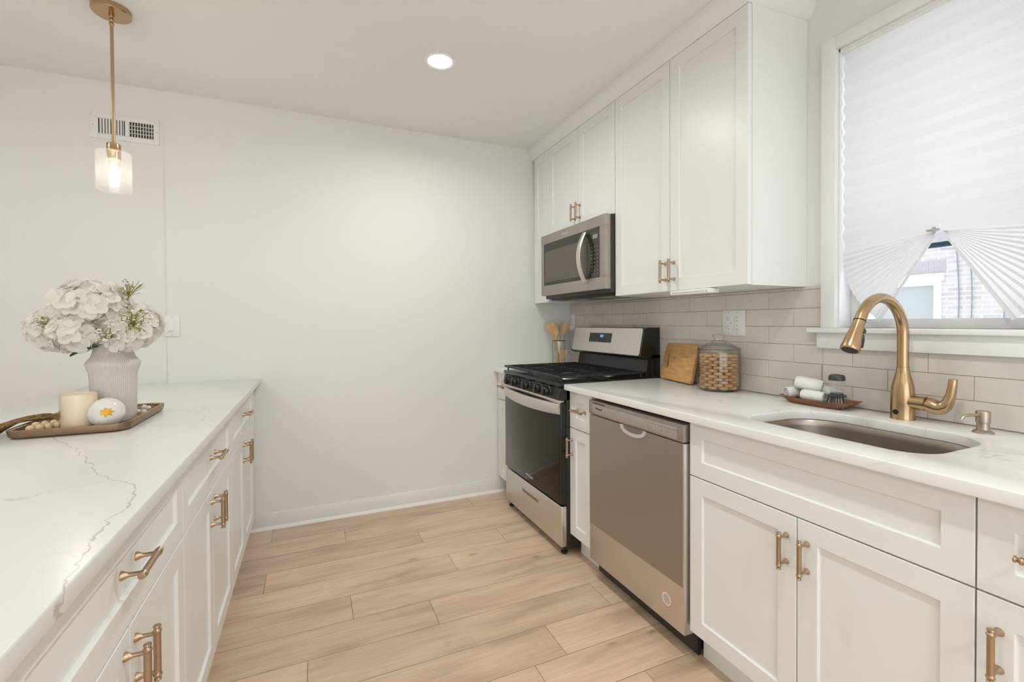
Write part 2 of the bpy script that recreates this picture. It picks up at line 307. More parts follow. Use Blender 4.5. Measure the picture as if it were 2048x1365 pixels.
# ------------------------------------------------------------------ mesh builder
class B:
    def __init__(self): self.bm = bmesh.new(); self.mi = 0
    def _mark(self, faces):
        for f in faces: f.material_index = self.mi
    def box(self, x0, x1, y0, y1, z0, z1, bev=0.0, seg=2, rot=None):
        t = bmesh.new(); bmesh.ops.create_cube(t, size=1.0)
        bmesh.ops.scale(t, vec=(abs(x1-x0), abs(y1-y0), abs(z1-z0)), verts=t.verts)
        if bev > 0: bmesh.ops.bevel(t, geom=list(t.edges), offset=bev, segments=seg, affect='EDGES', profile=0.5)
        if rot is not None: bmesh.ops.transform(t, matrix=rot, verts=t.verts)
        bmesh.ops.translate(t, vec=((x0+x1)/2, (y0+y1)/2, (z0+z1)/2), verts=t.verts)
        return self.merge(t)
    def merge(self, t):
        vm = {v: self.bm.verts.new(v.co) for v in t.verts}
        fs = []
        for f in t.faces:
            try: fs.append(self.bm.faces.new([vm[v] for v in f.verts]))
            except ValueError: pass
        self._mark(fs); t.free(); return list(vm.values())
    def lathe(self, c, prof, seg=32, axis='Z', cap0=True, cap1=True, rfun=None, closed=False):
        """prof: list of (r, h) along axis from centre c"""
        rings = []
        for (r, h) in prof:
            ring = []
            for i in range(seg):
                a = 2*pi*i/seg; rr = r if rfun is None else rfun(r, h, i)
                x, y = rr*math.cos(a), rr*math.sin(a)
                p = {'Z': (x, y, h), 'Y': (y, h, x), 'X': (h, x, y)}[axis]
                ring.append(self.bm.verts.new((c[0]+p[0], c[1]+p[1], c[2]+p[2])))
            rings.append(ring)
        fs = []
        rr = list(zip(rings, rings[1:]))
        if closed: rr.append((rings[-1], rings[0]))
        for a, b in rr:
            for i in range(seg):
                j = (i+1) % seg
                fs.append(self.bm.faces.new((a[i], a[j], b[j], b[i])))
        if not closed:
            if cap0: fs.append(self.bm.faces.new(list(reversed(rings[0]))))
            if cap1: fs.append(self.bm.faces.new(rings[-1]))
        self._mark(fs); return rings
    def tube(self, pts, rad, seg=12, caps=True, flat=None):
        pts = [Vector(p) for p in pts]; n = len(pts)
        if not isinstance(rad, (list, tuple)): rad = [rad]*n
        rings = []; prev = None
        for i, p in enumerate(pts):
            t = (pts[min(i+1, n-1)]-pts[max(i-1, 0)]).normalized()
            if prev is None:
                a = Vector((0, 0, 1)) if abs(t.z) < .9 else Vector((1, 0, 0)); u = t.cross(a).normalized()
            else:
                u = (prev-t*prev.dot(t)).normalized()
            prev = u; v = t.cross(u)
            r = rad[i]
            ru, rv = (r if not isinstance(r, tuple) else r[0]), (r if not isinstance(r, tuple) else r[1])
            rings.append([self.bm.verts.new(p+u*math.cos(2*pi*k/seg)*ru+v*math.sin(2*pi*k/seg)*rv) for k in range(seg)])
        fs = []
        for a, b in zip(rings, rings[1:]):
            for i in range(seg):
                j = (i+1) % seg; fs.append(self.bm.faces.new((a[i], a[j], b[j], b[i])))
        if caps:
            fs.append(self.bm.faces.new(list(reversed(rings[0])))); fs.append(self.bm.faces.new(rings[-1]))
        self._mark(fs); return rings
    def prism(self, poly, axis, a0, a1):
        """poly 2D in the two remaining axes (cyclic order): axis X -> (y,z), Y -> (x,z), Z -> (x,y)"""
        def mk(p, a): return {'X': (a, p[0], p[1]), 'Y': (p[0], a, p[1]), 'Z': (p[0], p[1], a)}[axis]
        A = [self.bm.verts.new(mk(p, a0)) for p in poly]; Bv = [self.bm.verts.new(mk(p, a1)) for p in poly]
        fs = [self.bm.faces.new(list(reversed(A))), self.bm.faces.new(Bv)]
        for i in range(len(poly)):
            j = (i+1) % len(poly); fs.append(self.bm.faces.new((A[i], A[j], Bv[j], Bv[i])))
        self._mark(fs)
        return A+Bv
    def sphere(self, c, r, seg=16, sc=(1, 1, 1)):
        t = bmesh.new(); bmesh.ops.create_uvsphere(t, u_segments=seg, v_segments=max(6, seg//2), radius=r)
        bmesh.ops.scale(t, vec=sc, verts=t.verts); bmesh.ops.translate(t, vec=c, verts=t.verts); return self.merge(t)
    def quad(self, *pts):
        f = self.bm.faces.new([self.bm.verts.new(p) for p in pts]); self._mark([f]); return f
    def obj(self, name, mats, parent=None, label=None, loc=None, ang=35, recalc=True, cat=None, group=None, kind=None):
        bm = self.bm
        if recalc: bmesh.ops.recalc_face_normals(bm, faces=bm.faces)
        root = parent
        while root is not None and root.parent is not None: root = root.parent
        off = Vector(root.location) if root is not None else Vector(loc or (0, 0, 0))
        bmesh.ops.translate(bm, vec=-off, verts=bm.verts)
        lim = math.radians(ang)
        for f in bm.faces: f.smooth = True
        for e in bm.edges:
            e.smooth = len(e.link_faces) == 2 and e.calc_face_angle(0) < lim
        me = bpy.data.meshes.new(name); bm.to_mesh(me); bm.free()
        for m in (mats if isinstance(mats, (list, tuple)) else [mats]): me.materials.append(m)
        o = bpy.data.objects.new(name, me); COL.objects.link(o)
        if parent is not None: o.parent = parent
        else: o.location = off
        tag(o, label, cat, group, kind)
        return o
def tag(o, label=None, cat=None, group=None, kind=None):
    if label: o['label'] = label
    if cat: o['category'] = cat
    if group: o['group'] = group
    if kind: o['kind'] = kind
    return o
def thing(name, label, cat, loc, group=None, kind=None):
    o = bpy.data.objects.new(name, None); COL.objects.link(o); o.location = loc; o.empty_display_size = 0.05
    return tag(o, label, cat, group, kind)
def copy_tree(o, parent=None):
    c = o.copy(); COL.objects.link(c)
    if parent is not None: c.parent = parent
    for ch in o.children: copy_tree(ch, c)
    return c

def rrect(x0, x1, y0, y1, rad, n=8):
    """rounded rectangle, rad = (r at x0y0, x1y0, x1y1, x0y1)"""
    if not isinstance(rad, (tuple, list)): rad = (rad,)*4
    out = []
    for (cx, cy, a0, r) in ((x0+rad[0], y0+rad[0], pi, rad[0]), (x1-rad[1], y0+rad[1], 1.5*pi, rad[1]), (x1-rad[2], y1-rad[2], 0, rad[2]), (x0+rad[3], y1-rad[3], .5*pi, rad[3])):
        for k in range(n+1):
            a = a0+k*pi/2/n; out.append((cx+r*math.cos(a), cy+r*math.sin(a)))
    return out
def text_mesh(name, body, size, mtx, m, parent, ext=0.0004):
    cu = bpy.data.curves.new('lettering', 'FONT'); cu.body = body; cu.size = size; cu.extrude = ext
    cu.align_x = 'CENTER'; cu.align_y = 'CENTER'
    o = bpy.data.objects.new('lettering', cu); COL.objects.link(o)
    dg = bpy.context.evaluated_depsgraph_get(); me = bpy.data.meshes.new_from_object(o.evaluated_get(dg))
    bpy.data.objects.remove(o); bpy.data.curves.remove(cu)
    root = parent
    while root.parent is not None: root = root.parent
    me.transform(Matrix.Translation(-Vector(root.location)) @ mtx); me.materials.clear(); me.materials.append(m)
    t = bpy.data.objects.new(name, me); COL.objects.link(t); t.parent = parent
    return t
def face_mx(x, y, z):     # lettering on a face that looks towards -X, read from the aisle (local x runs towards -Y)
    return Matrix(((0, 0, -1, x), (-1, 0, 0, y), (0, 1, 0, z), (0, 0, 0, 1)))

# ================================================================== SETTING
def floor_build():
    b = B(); b.mi = 1
    b.box(XL, WP+0.1, YN, D+0.1, -0.06, -0.0009); b.mi = 0
    pw, pl = 0.1810, 1.22
    lay = b.bm.faces.layers.float.new('plank_tone') if False else None
    tones = []
    known = {16: -0.222, 15: 0.169, 14: 0.568, 13: -0.215, 12: 0.66, 11: 0.15, 10: 0.471, 9: -0.025, 8: 0.862}   # butt joints seen in the picture, by row
    base = 2.558-14*pw
    rnd = random.Random(5)
    j = -16
    while True:
        y0 = base+j*pw; y1 = y0+pw
        if y0 > D: break
        if y1 > YN:
            off = known.get(j, rnd.uniform(-0.6, 0.6))
            x = off-pl*math.ceil((off-XL)/pl)
            while x < WP:
                xa, xb = max(x, XL)+0.0011, min(x+pl, WP+.05)-0.0011
                if xb-xa > 0.02:
                    n0 = len(b.bm.faces)
                    b.box(xa, xb, max(y0, YN)+0.0014, min(y1, D+.05)-0.0014, -0.004, 0.0, 0.0004, 1)
                    tones.append((n0, len(b.bm.faces), rnd.random()))
                x += pl
        j += 1
    nf = len(b.bm.faces)
    o = b.obj('floor', [floor_mat, groove_mat], kind='structure')
    at = o.data.attributes.new('plank_tone', 'FLOAT', 'FACE')
    vals = [0.5]*nf
    for a, c, t in tones:
        for i in range(a, c): vals[i] = t
    at.data.foreach_set('value', vals)
floor_build()

b = B(); b.box(XL-.1, WP+.2, YN-.1, D+.1, CEIL, CEIL+.1); b.obj('ceiling', ceil_paint, kind='structure')
# end wall with the faint step left of x = -0.737
b = B(); b.box(-0.737, WP+.2, D, D+.15, -.06, CEIL+.1); b.box(XL-.1, -0.737, D+.010, D+.15, -.06, CEIL+.1)
b.obj('wall_back', wall_paint, kind='structure')
# right wall with window opening
WY0, WY1, WZ0, WZ1 = 0.512, 1.122, 1.213, 2.287
b = B()
b.box(WP, WP+.16, YN, D, -.06, WZ0); b.box(WP, WP+.16, YN, D, WZ1, CEIL)
b.box(WP, WP+.16, WY1, D, WZ0, WZ1); b.box(WP, WP+.16, YN, WY0, WZ0, WZ1)
b.obj('wall_right', wall_paint, kind='structure')
b = B(); b.box(XL-.1, XL, YN, D, -.06, CEIL); b.obj('wall_left', wall_paint, kind='structure')
# wall behind the camera; the wide opening is added, unseen, for soft fill light
b = B(); x0, x1, z0, z1 = -2.2, 1.5, 0.15, 2.25
b.box(XL, x0, YN-.1, YN, -.06, CEIL); b.box(x1, WP+.16, YN-.1, YN, -.06, CEIL)
b.box(x0, x1, YN-.1, YN, -.06, z0); b.box(x0, x1, YN-.1, YN, z1, CEIL)
b.obj('wall_front', wall_paint, kind='structure')
w2 = thing('fill_opening', None, None, (x0, YN-.05, z0), kind='structure')
b = B()
for xx in (x0+.03, -0.35, x1-.03): b.box(xx-.03, xx+.03, YN-.08, YN-.02, z0, z1)
b.box(x0, x1, YN-.077, YN-.023, z0, z0+.06); b.box(x0, x1, YN-.077, YN-.023, z1-.06, z1)
b.obj('fill_opening_frame', trim_white, w2)
# baseboard on the end wall (between the two runs) with shoe moulding
b = B()
b.box(-0.40, 1.30, D-.013, D, 0.0, 0.098, 0.003); b.prism([(D-.013, 0.0), (D-.013, .018), (D-.017, .0165), (D-.024, .008), (D-.026, 0.0)], 'X', -0.38, 1.30)
b.obj('baseboard_back', trim_white, kind='structure')

# ------------------------------------------------------------------ window
win = thing('window_1', None, None, (WP, 0.817, WZ0), kind='structure')
b = B()
XC = W-.016
b.box(XC, WP, WY1, WY1+.053, WZ0, WZ1+.045, .002); b.box(XC, WP, WY0-.053, WY0, WZ0, WZ1+.045, .002)
b.box(XC, WP, WY0, WY1, WZ1, WZ1+.045, .002)
b.obj('casing', trim_white, win)
b = B()
b.box(WP-.001, WP+.16, WY1-.004, WY1, WZ0, WZ1); b.box(WP-.001, WP+.16, WY0, WY0+.004, WZ0, WZ1); b.box(WP-.001, WP+.16, WY0, WY1, WZ1-.012, WZ1)
b.obj('jamb', trim_white, win)
b = B(); b.box(1.827, WP+.10, WY0-.095, WY1+.095, 1.194, WZ0, .004); b.obj('window_sill', trim_white, win)
b = B(); b.box(W-.018, WP, WY0-.067, WY1+.067, 1.133, 1.194, .002); b.obj('apron', trim_white, win)
xs = 1.945
b = B()
b.box(xs, xs+.035, WY1-.05, WY1-.004, WZ0+.0005, 1.545, .002); b.box(xs, xs+.035, WY0+.004, WY0+.05, WZ0+.0005, 1.545, .002)
b.box(xs+.0006, xs+.0344, WY0+.0495, WY1-.0495, WZ0+.0005, WZ0+.034); b.box(xs+.0006, xs+.0344, WY0+.0495, WY1-.0495, 1.506, 1.545)
b.obj('lower_sash', trim_white, win)
b = B(); b.box(xs+.012, xs+.03, WY0+.04, WY1-.04, 1.490, 1.508); b.obj('rail_strip', mat('blue_grey_strip', (0.045, 0.085, 0.13), .5), win, label='dark blue strip under the meeting rail')  # dark blue strip along the underside of the meeting rail
b = B()
b.box(xs+.045, xs+.08, WY1-.05, WY1-.004, 1.52, WZ1-.012, .002); b.box(xs+.045, xs+.08, WY0+.004, WY0+.05, 1.52, WZ1-.012, .002)
b.box(xs+.0456, xs+.0794, WY0+.0495, WY1-.0495, 1.52, 1.56); b.box(xs+.0456, xs+.0794, WY0+.0495, WY1-.0495, WZ1-.06, WZ1-.0125)
b.obj('upper_sash', trim_white, win)
for (x, z0, z1) in ((xs+.017, WZ0+.034, 1.506), (xs+.062, 1.56, WZ1-.06)):
    b = B(); b.box(x, x+.003, WY0+.05, WY1-.05, z0, z1); b.obj('glass_pane', pane_glass, win)

# pleated shade, gathered into a fan over the middle of the sill
def shade():
    root = thing('pleated_shade', 'white pleated paper window shade clipped up into two fans above the sill', 'window shade', (1.893, 0.817, 2.285))
    xb = 1.893; yc = 0.817; hw = 0.298; ztop = 2.272; zap = 1.535; pitch = 0.054
    rows = []; nstr = int(round((ztop-zap)/(pitch/2)))
    NU = 24
    for k in range(nstr+1):
        z = ztop-(ztop-zap)*k/nstr
        rows.append(('flat', z, 1 if k % 2 else -1))
    nf = 26
    for k in range(1, nf+1):
        rows.append(('fan', k/nf, 1 if k % 2 else -1))
    for side in (1, -1):
        b = B(); grid = []
        for kind, v, sg in rows:
            line = []
            for i in range(NU+1):
                s = i/NU            # 0 at centre, 1 at the edge
                if kind == 'flat':
                    below = max(0.0, (v-zap))
                    y = yc+side*(hw*s); sag = 0.012*math.exp(-((below-.07)/.06)**2)*s
                    z = v+sag; g = min(1, max(0, below/.16)); amp = (.0042+.0035*s**6)*(g+(1-g)*(.12+.88*s))*(.75+.5*abs(math.sin(v*7.3)))
                    if below < .015: y = yc+side*(.006+(hw-.006)*s)
                else:
                    a = math.radians(2+v*56)
                    R = hw+.038*v
                    y = yc+side*(.010+(R-.010)*s*math.cos(a)); z = zap-.002-R*s*math.sin(a); amp = .0006+.0036*s
                line.append(b.bm.verts.new((xb+sg*amp, y, z)))
            grid.append(line)
        for r0, r1 in zip(grid, grid[1:]):
            for i in range(NU): b.bm.faces.new((r0[i], r0[i+1], r1[i+1], r1[i]))
        o = b.obj('shade_half', paper, root, ang=25)
    for side in (1, -1):
        b = B(); a = math.radians(58.4); R = hw+.040
        p = [(yc+side*(.010+(R-.010)*q*math.cos(a)), zap-.002-R*q*math.sin(a)) for q in (.03, 1)]
        dy, dz = -math.sin(a)*.013*side, -math.cos(a)*.013
        b.prism([p[0], p[1], (p[1][0]+dy, p[1][1]+dz), (p[0][0]+dy*.5, p[0][1]+dz*.5)], 'X', xb-.001, xb+.001); b.obj('hem_strip', paper, root)
    b = B(); b.box(xb-.016, xb+.016, WY0+.0045, WY1-.0045, 2.266, 2.2748); b.obj('adhesive_rail', trim_white, root)
    b = B(); b.box(xb-.016, xb-.008, yc-.004, yc+.030, 1.535, 1.542, .001); b.box(xb-.019, xb-.008, yc+.006, yc+.013, 1.529, 1.548, .001)
    b.obj('gathering_clip', grey_dot, root, label='small grey clip')
shade()

# house across the way
XN = 9.0
hb = thing('brick_house', 'pale brick house wall seen through the window under the shade', 'building', (XN, 4.0, -0.5))
b = B(); b.box(XN, XN+.3, 3.95+.9, 12.5, -.5, 7); b.box(XN, XN+.3, -4, 3.95-.02, -.5, 7); b.box(XN, XN+.3, 3.93, 4.85, 1.83, 7); b.box(XN, XN+.3, 3.93, 4.85, -.5, .6)
b.mi = 1
for i in range(16): b.box(XN-.004, XN+.02, 3.80+i*.075, 3.868+i*.075, 1.99, 2.19, .002, 1)
b.obj('brick_wall', [brick, mat('soldier_brick', (0.34, 0.30, 0.30), .85)], hb)
b = B()
b.box(XN-.05, XN+.1, 3.83, 4.95, 1.86, 1.98, .01); b.box(XN-.02, XN+.1, 3.86, 3.95, .6, 1.86); b.box(XN-.02, XN+.1, 4.80, 4.90, .6, 1.86); b.box(XN-.015, XN+.1, 3.945, 4.81, 1.80, 1.862)
b.obj('window_surround', trim_white, hb)
b = B(); b.box(XN+.06, XN+.08, 3.93, 4.85, .6, 1.83); b.obj('window_pane', mat('pale_pane', (0.34, 0.345, 0.335), .5, Specular_IOR_Level=0.1), hb)
for (y, z1) in ((3.66, 2.6), (3.51, 2.15), (3.16, 2.0)):
    b = B(); b.tube([(XN-.02, y+.02*math.sin(z*3), z) for z in [-.4+i*.25 for i in range(int((z1+.4)/.25)+1)]], .007, 8)
    b.obj('cable', mat('cable_grey', (0.19, 0.20, 0.215), .9), hb)
b = B(); b.tube([(XN-.03, 3.3+i*.1, 2.62-.02*i) for i in range(6)], .018, 8); b.tube([(XN-.03, 3.95-i*.1, 2.40-.01*i) for i in range(6)], .018, 8); b.obj('conduit', trim_white, hb)

# ------------------------------------------------------------------ tile backsplash
def tiles():
    b = B(); tw, th, g = 0.231, 0.0757, 0.0018
    zb = 0.9152
    def area(y0, y1, z0, z1):
        r = 0; z = zb
        while z < z1-.001:
            za, zt = max(z, z0), min(z+th, z1)
            ph = 1.413 if (r % 2 == 1) else 1.2975
            y = ph-tw*math.ceil((ph-y0)/tw)
            while y < y1:
                a, c = max(y, y0)+g/2, min(y+tw, y1)-g/2
                if c-a > .006 and zt-za > .008: b.box(W, WP-.001, a, c, za+g/2, zt-g/2, .0012, 1)
                y += tw
            z += th; r += 1
    area(1.176, D-.002, zb, 1.3815)
    area(-0.33, 1.176, zb, 1.135)
    b.mi = 1
    b.box(W+.0025, WP, 1.176, D, zb-.002, 1.3815); b.box(W+.0025, WP, -.33, 1.176, zb-.002, 1.14)
    b.obj('trim_1', [tile_mat, grout_mat], kind='structure')
tiles()

# ================================================================== PULL HANDLES
def handle_mesh():
    b = B()
    h = .0535
    prof = [(.0, -h), (.0062, -h+.0005), (.0068, -h+.003), (.0045, -h+.0055), (.0048, -h+.007), (.0074, -h+.0095), (.0076, -h+.0125), (.0060, -h+.0145), (.0062, -h+.018)]
    full = prof+[(r, -z) for r, z in reversed(prof)]
    full[0] = (.001, -h); full[-1] = (.001, h)
    b.lathe((-.034, 0, 0), full, 20, 'Z', rfun=lambda r, z, i: r if abs(z) > .036 else r*(1.0 if i % 2 else .90))
    for z in (-.038, .038):
        b.lathe((0, 0, z), [(.0085, 0), (.0083, -.0025), (.0052, -.009), (.0040, -.013), (.0040, -.030), (.0046, -.034)], 16, 'X')
    bmesh.ops.recalc_face_normals(b.bm, faces=b.bm.faces)
    me = bpy.data.meshes.new('handle')
    for f in b.bm.faces: f.smooth = True
    for e in b.bm.edges: e.smooth = len(e.link_faces) == 2 and e.calc_face_angle(0) < .7
    b.bm.to_mesh(me); b.bm.free(); me.materials.append(brass_pull); return me
HANDLE = handle_mesh()
def handle(parent, loc, s=-1, horizontal=False, label='bronze bar pull'):
    o = bpy.data.objects.new('handle', HANDLE); COL.objects.link(o); o.parent = parent
    root = parent
    while root.parent is not None: root = root.parent
    o.location = Vector(loc)-Vector(root.location)
    m = Matrix.Rotation(0 if s < 0 else pi, 4, 'Z')
    if horizontal: m = m @ Matrix.Rotation(pi/2, 4, 'X')
    o.rotation_euler = m.to_euler(); o['label'] = label
    return o

# ================================================================== SHAKER FRONTS
def shaker(name, parent, X, s, y0, y1, z0, z1, stile=.058, thick=.020, rec=.008, label=None, plain=False):
    """front plate in the plane X looking along s (-1: towards -X)"""
    b = B(); c = .0015
    def rect(x, i): return [b.bm.verts.new((x, *q)) for q in ((y0+i, z0+i), (y1-i, z0+i), (y1-i, z1-i), (y0+i, z1-i))]
    xi = X-s*rec
    loops = [rect(X-s*thick, 0), rect(X-s*c, 0), rect(X, c)]
    if not plain:
        loops += [rect(X, stile), rect(X-s*.0035, stile+.0028), rect(xi, stile+.0035)]
    for A, Bq in zip(loops, loops[1:]):
        for i in range(4):
            j = (i+1) % 4; b.bm.faces.new((A[i], A[j], Bq[j], Bq[i]))
    b.bm.faces.new(loops[-1]); b.bm.faces.new(list(reversed(loops[0])))
    return b.obj(name, cab_white, parent, label, ang=20)

G = .0016
def base_cabinet(label, y0, y1, s, X, back, fronts, group=None, toe=True, name='base_cabinet', mid=None):
    """fronts: list of (kind, y0, y1, z0, z1, handle or None); handle = ('v'|'h', y, z)"""
    cx = X-s*.0215
    root = thing(name, label, 'cabinet', ((X+back)/2, (y0+y1)/2, 0), group)
    b = B()
    t = .018; xa, xb = min(cx, back), max(cx, back)
    b.box(xa, xb, y0+.0008, y0+t, .115, .883); b.box(xa, xb, y1-t, y1-.0008, .115, .883); b.box(xa, xb, y0+t, y1-t, .115, .133)
    xk = back+s*.010; b.box(min(back, xk), max(back, xk), y0+t, y1-t, .133, .883)
    f0 = cx-s*.016; b.box(min(cx, f0), max(cx, f0), y0+t, y1-t, .845, .883); b.box(min(cx, f0), max(cx, f0), y0+t, y1-t, .674, .692)
    if mid: b.box(min(cx, f0), max(cx, f0), mid-.015, mid+.015, .133, .674)
    b.obj('cabinet_body', cab_inner if False else cab_white, root)
    if toe:
        b = B(); xt = X-s*.068; xe = xt-s*.015
        b.box(min(xt, xe), max(xt, xe), y0+.0008, y1-.0008, 0.0, .115); b.obj('toe_kick', cab_white, root)
    for (kind, a, c, z0, z1, hd) in fronts:
        o = shaker(kind, root, X, s, a+G, c-G, z0, z1, stile=.0555 if c-a > .14 else .05)
        if hd: handle(o, (X, hd[1], hd[2]), s, hd[0] == 'h')
    return root

DRW = (.688, .8815); DOR = (.118, .684)
BACKR = WP-.004
base_cabinet('narrow white base cabinet between the stove and the end wall, mostly hidden', 2.8685, D-.002, -1, XD, BACKR,
             [('drawer', 2.872, D-.004, *DRW, ('h', 2.995, .787)), ('door', 2.872, D-.004, *DOR, None)])
base_cabinet('narrow white base cabinet between the black stove and the dishwasher', 1.890, 2.098, -1, XD, BACKR,
             [('drawer', 1.890, 2.098, *DRW, ('h', 1.984, .787)), ('door', 1.890, 2.098, *DOR, ('v', 2.070, .585))])
base_cabinet('wide white sink base cabinet with blank front panel and two doors', .477, 1.258, -1, XD, BACKR,
             [('false_front', .477, 1.258, *DRW, None), ('door', .857, 1.258, *DOR, ('v', .887, .585)), ('door', .477, .857, *DOR, ('v', .827, .585))])
base_cabinet('white base cabinet right of the sink cabinet, cut by the right picture edge', .236, .477, -1, XD, BACKR,
             [('drawer', .236, .477, *DRW, ('h', .357, .787)), ('door', .236, .477, *DOR, ('v', .441, .580))])
base_cabinet('white two-door base cabinet at the near end of the sink run, out of view', -.33, .236, -1, XD, BACKR,
             [('drawer', -.33, .236, *DRW, ('h', -.05, .787)), ('door', -.047, .236, *DOR, ('v', -.02, .580)), ('door', -.33, -.047, *DOR, ('v', -.075, .580))])
PBK = -.905
def pen(label, y0, y1):
    m = (y0+y1)/2
    base_cabinet(label, y0, y1, 1, PD, PBK, [('drawer', y0, y1, *DRW, ('h', m, .797)), ('door', m, y1, *DOR, ('v', m+.028, .608)), ('door', y0, m, *DOR, ('v', m-.028, .608))],
                 group=None, mid=m)
pen('white peninsula cabinet farthest back, touching the end wall filler', 2.213, 2.995)
pen('white peninsula cabinet in the middle of the left run', 1.437, 2.213)
pen('white peninsula cabinet nearest the camera at lower left', .661, 1.437)
pen('white peninsula cabinet at the near end, below the picture edge', -.10, .661)
b = B(); b.box(PD-.040, PD-.0215, 2.9965, D-.0005, .115, .883); b.box(PD-.0215, PD-.003, 2.9965, D-.028, .118, .8815, .001)
b.obj('filler_strip', cab_white, label='white filler strip closing the peninsula against the end wall', cat='trim', loc=(PD, 3.05, .115))

# ================================================================== COUNTERTOPS
def counter(name, label, outer, z0, z1, m, holes=(), bev=.0035, loc=None):
    bm = bmesh.new(); alle = []
    loops = []
    for poly in [outer]+list(holes):
        vs = [bm.verts.new((x, y, z1)) for x, y in poly]
        es = [bm.edges.new((vs[i], vs[(i+1) % len(vs)])) for i in range(len(vs))]; alle += es; loops.append(vs)
    res = bmesh.ops.triangle_fill(bm, use_beauty=True, use_dissolve=False, edges=alle)
    top = [g for g in res['geom'] if isinstance(g, bmesh.types.BMFace)] or list(bm.faces)
    ext = bmesh.ops.extrude_face_region(bm, geom=list(bm.faces), use_keep_orig=True)
    vs = [g for g in ext['geom'] if isinstance(g, bmesh.types.BMVert)]
    bmesh.ops.translate(bm, vec=(0, 0, z0-z1), verts=vs)
    bmesh.ops.recalc_face_normals(bm, faces=bm.faces)
    be = [e for e in bm.edges if len(e.link_faces) == 2 and e.calc_face_angle(0) > 1.2 and abs(e.verts[0].co.z-e.verts[1].co.z) < 1e-6]
    bmesh.ops.bevel(bm, geom=be, offset=bev, segments=3, affect='EDGES', profile=.5)
    b = B(); b.bm.free(); b.bm = bm
    return b.obj(name, m, label=label, cat='countertop', loc=loc, ang=30)
sink_hole = rrect(1.340, 1.697, .602, 1.117, (.085, .12, .13, .075), 10)
counter('countertop', 'white quartz countertop with a sink cut-out under the window', [(F, -.345), (W-.0005, -.345), (W-.0005, 2.0995), (F, 2.0995)], ZC-.03, ZC, quartz_right, [sink_hole], loc=(1.5, .9, ZC-.03))
counter('countertop', 'small piece of white quartz countertop between the stove and the end wall', [(F, 2.8675), (W-.0005, 2.8675), (W-.0005, D-.0005), (F, D-.0005)], ZC-.03, ZC, quartz_right, loc=(1.5, 3.0, ZC-.03))
counter('countertop', 'grey-veined white quartz countertop on the peninsula at left', [(PB, -.12), (P, -.12), (P, D-.0005), (-.7365, D-.0005), (-.7365, D+.0095), (PB, D+.0095)], ZC-.03, ZC, quartz_island, loc=(-.7, 1.5, ZC-.03))
b = B(); b.box(-.921, -.9055, -.10, D-.001, 0, .883); b.obj('back_panel', cab_white, label='white panel closing the dining side of the peninsula', cat='panel', loc=(-.91, 1.5, 0))

# ================================================================== SINK
def sink():
    root = thing('kitchen_sink', 'stainless steel undermount sink set into the white counter', 'sink', (1.52, .86, .68))
    b = B(); rings = []
    def ring(gr, z, sc=0.0):
        o = gr
        return [b.bm.verts.new((x, y, z)) for x, y in rrect(1.340-o, 1.697+o, .602-o, 1.117+o, (.085, .12, .13, .075), 10)]
    spec = [(.030, .8838), (.004, .8838), (.002, .880), (.000, .86), (-.006, .745), (-.012, .725), (-.028, .709), (-.05, .703)]
    for g_, z in spec: rings.append(ring(g_, z))
    for a, c in zip(rings, rings[1:]):
        n = len(a)
        for i in range(n):
            j = (i+1) % n; b.bm.faces.new((a[i], a[j], c[j], c[i]))
    b.bm.faces.new(rings[-1])
    o = b.obj('basin', steel_dark, root, ang=40)
    b = B(); b.lathe((1.53, .86, .7035), [(.045, 0), (.042, .003), (.03, .001), (.001, .001)], 24); b.obj('drain', steel_dark, root)
sink()

# ================================================================== UPPER CABINETS
def upper(label, y0, y1, zb, fronts, endpanel=False):
    root = thing('wall_cabinet', label, 'cabinet', ((U+WP)/2, (y0+y1)/2, zb))
    b = B(); b.box(U+.0215, WP-.0005, y0+.0006, y1-.0006, zb, 2.470); b.obj('cabinet_body', cab_white, root)
    for (a, c, hd) in fronts:
        o = shaker('door', root, U, -1, a+G, c-G, zb+.002, ZUT, stile=.056)
        if hd: handle(o, (U, *hd), -1)
    return root
upper('tall white wall cabinet with two doors beside the window', 1.246, 2.085, ZUB, [(1.6655, 2.085, (1.693, 1.476)), (1.246, 1.6655, (1.637, 1.476))])
upper('short white wall cabinet with two doors above the microwave', 2.086, 2.853, 1.838, [(2.4695, 2.853, (2.498, 1.930)), (2.086, 2.4695, (2.441, 1.930))])
upper('slim white wall cabinet in the corner left of the microwave', 2.8535, D-.0005, ZUB, [(2.8535, 3.075, None)])
# crown moulding
b = B()
prof = [(-.0215, 2.4562), (.0005, 2.4562), (.0015, 2.460), (.0065, 2.468), (.0320, 2.508), (.0345, 2.515), (.0345, CEIL-.0003)]
rings = [[b.bm.verts.new(p) for p in ((WP-.0003, 1.2455-o, max(z, 2.4702) if o < .0066 else z), (1.5345-o, 1.2455-o, z), (1.5345-o, D-.0003, z))] for o, z in prof]
for A, C in zip(rings, rings[1:]):
    for k in range(2): b.bm.faces.new((A[k], A[k+1], C[k+1], C[k]))
b.obj('trim_2', cab_white, kind='structure', ang=25)

# under-cabinet light
ul = thing('under_cabinet_light', 'slim white light bar under the tall wall cabinet', 'light', (1.545, 1.53, 1.36))
b = B(); b.box(1.512, 1.575, 1.418, 1.640, 1.362, 1.3815, .003); b.obj('housing', plate_white, ul)
b = B(); b.box(1.5112, 1.513, 1.440, 1.625, 1.3685, 1.3715); b.box(1.511, 1.513, 1.424, 1.431, 1.366, 1.372); b.obj('sensor_strip', grey_dot, ul)
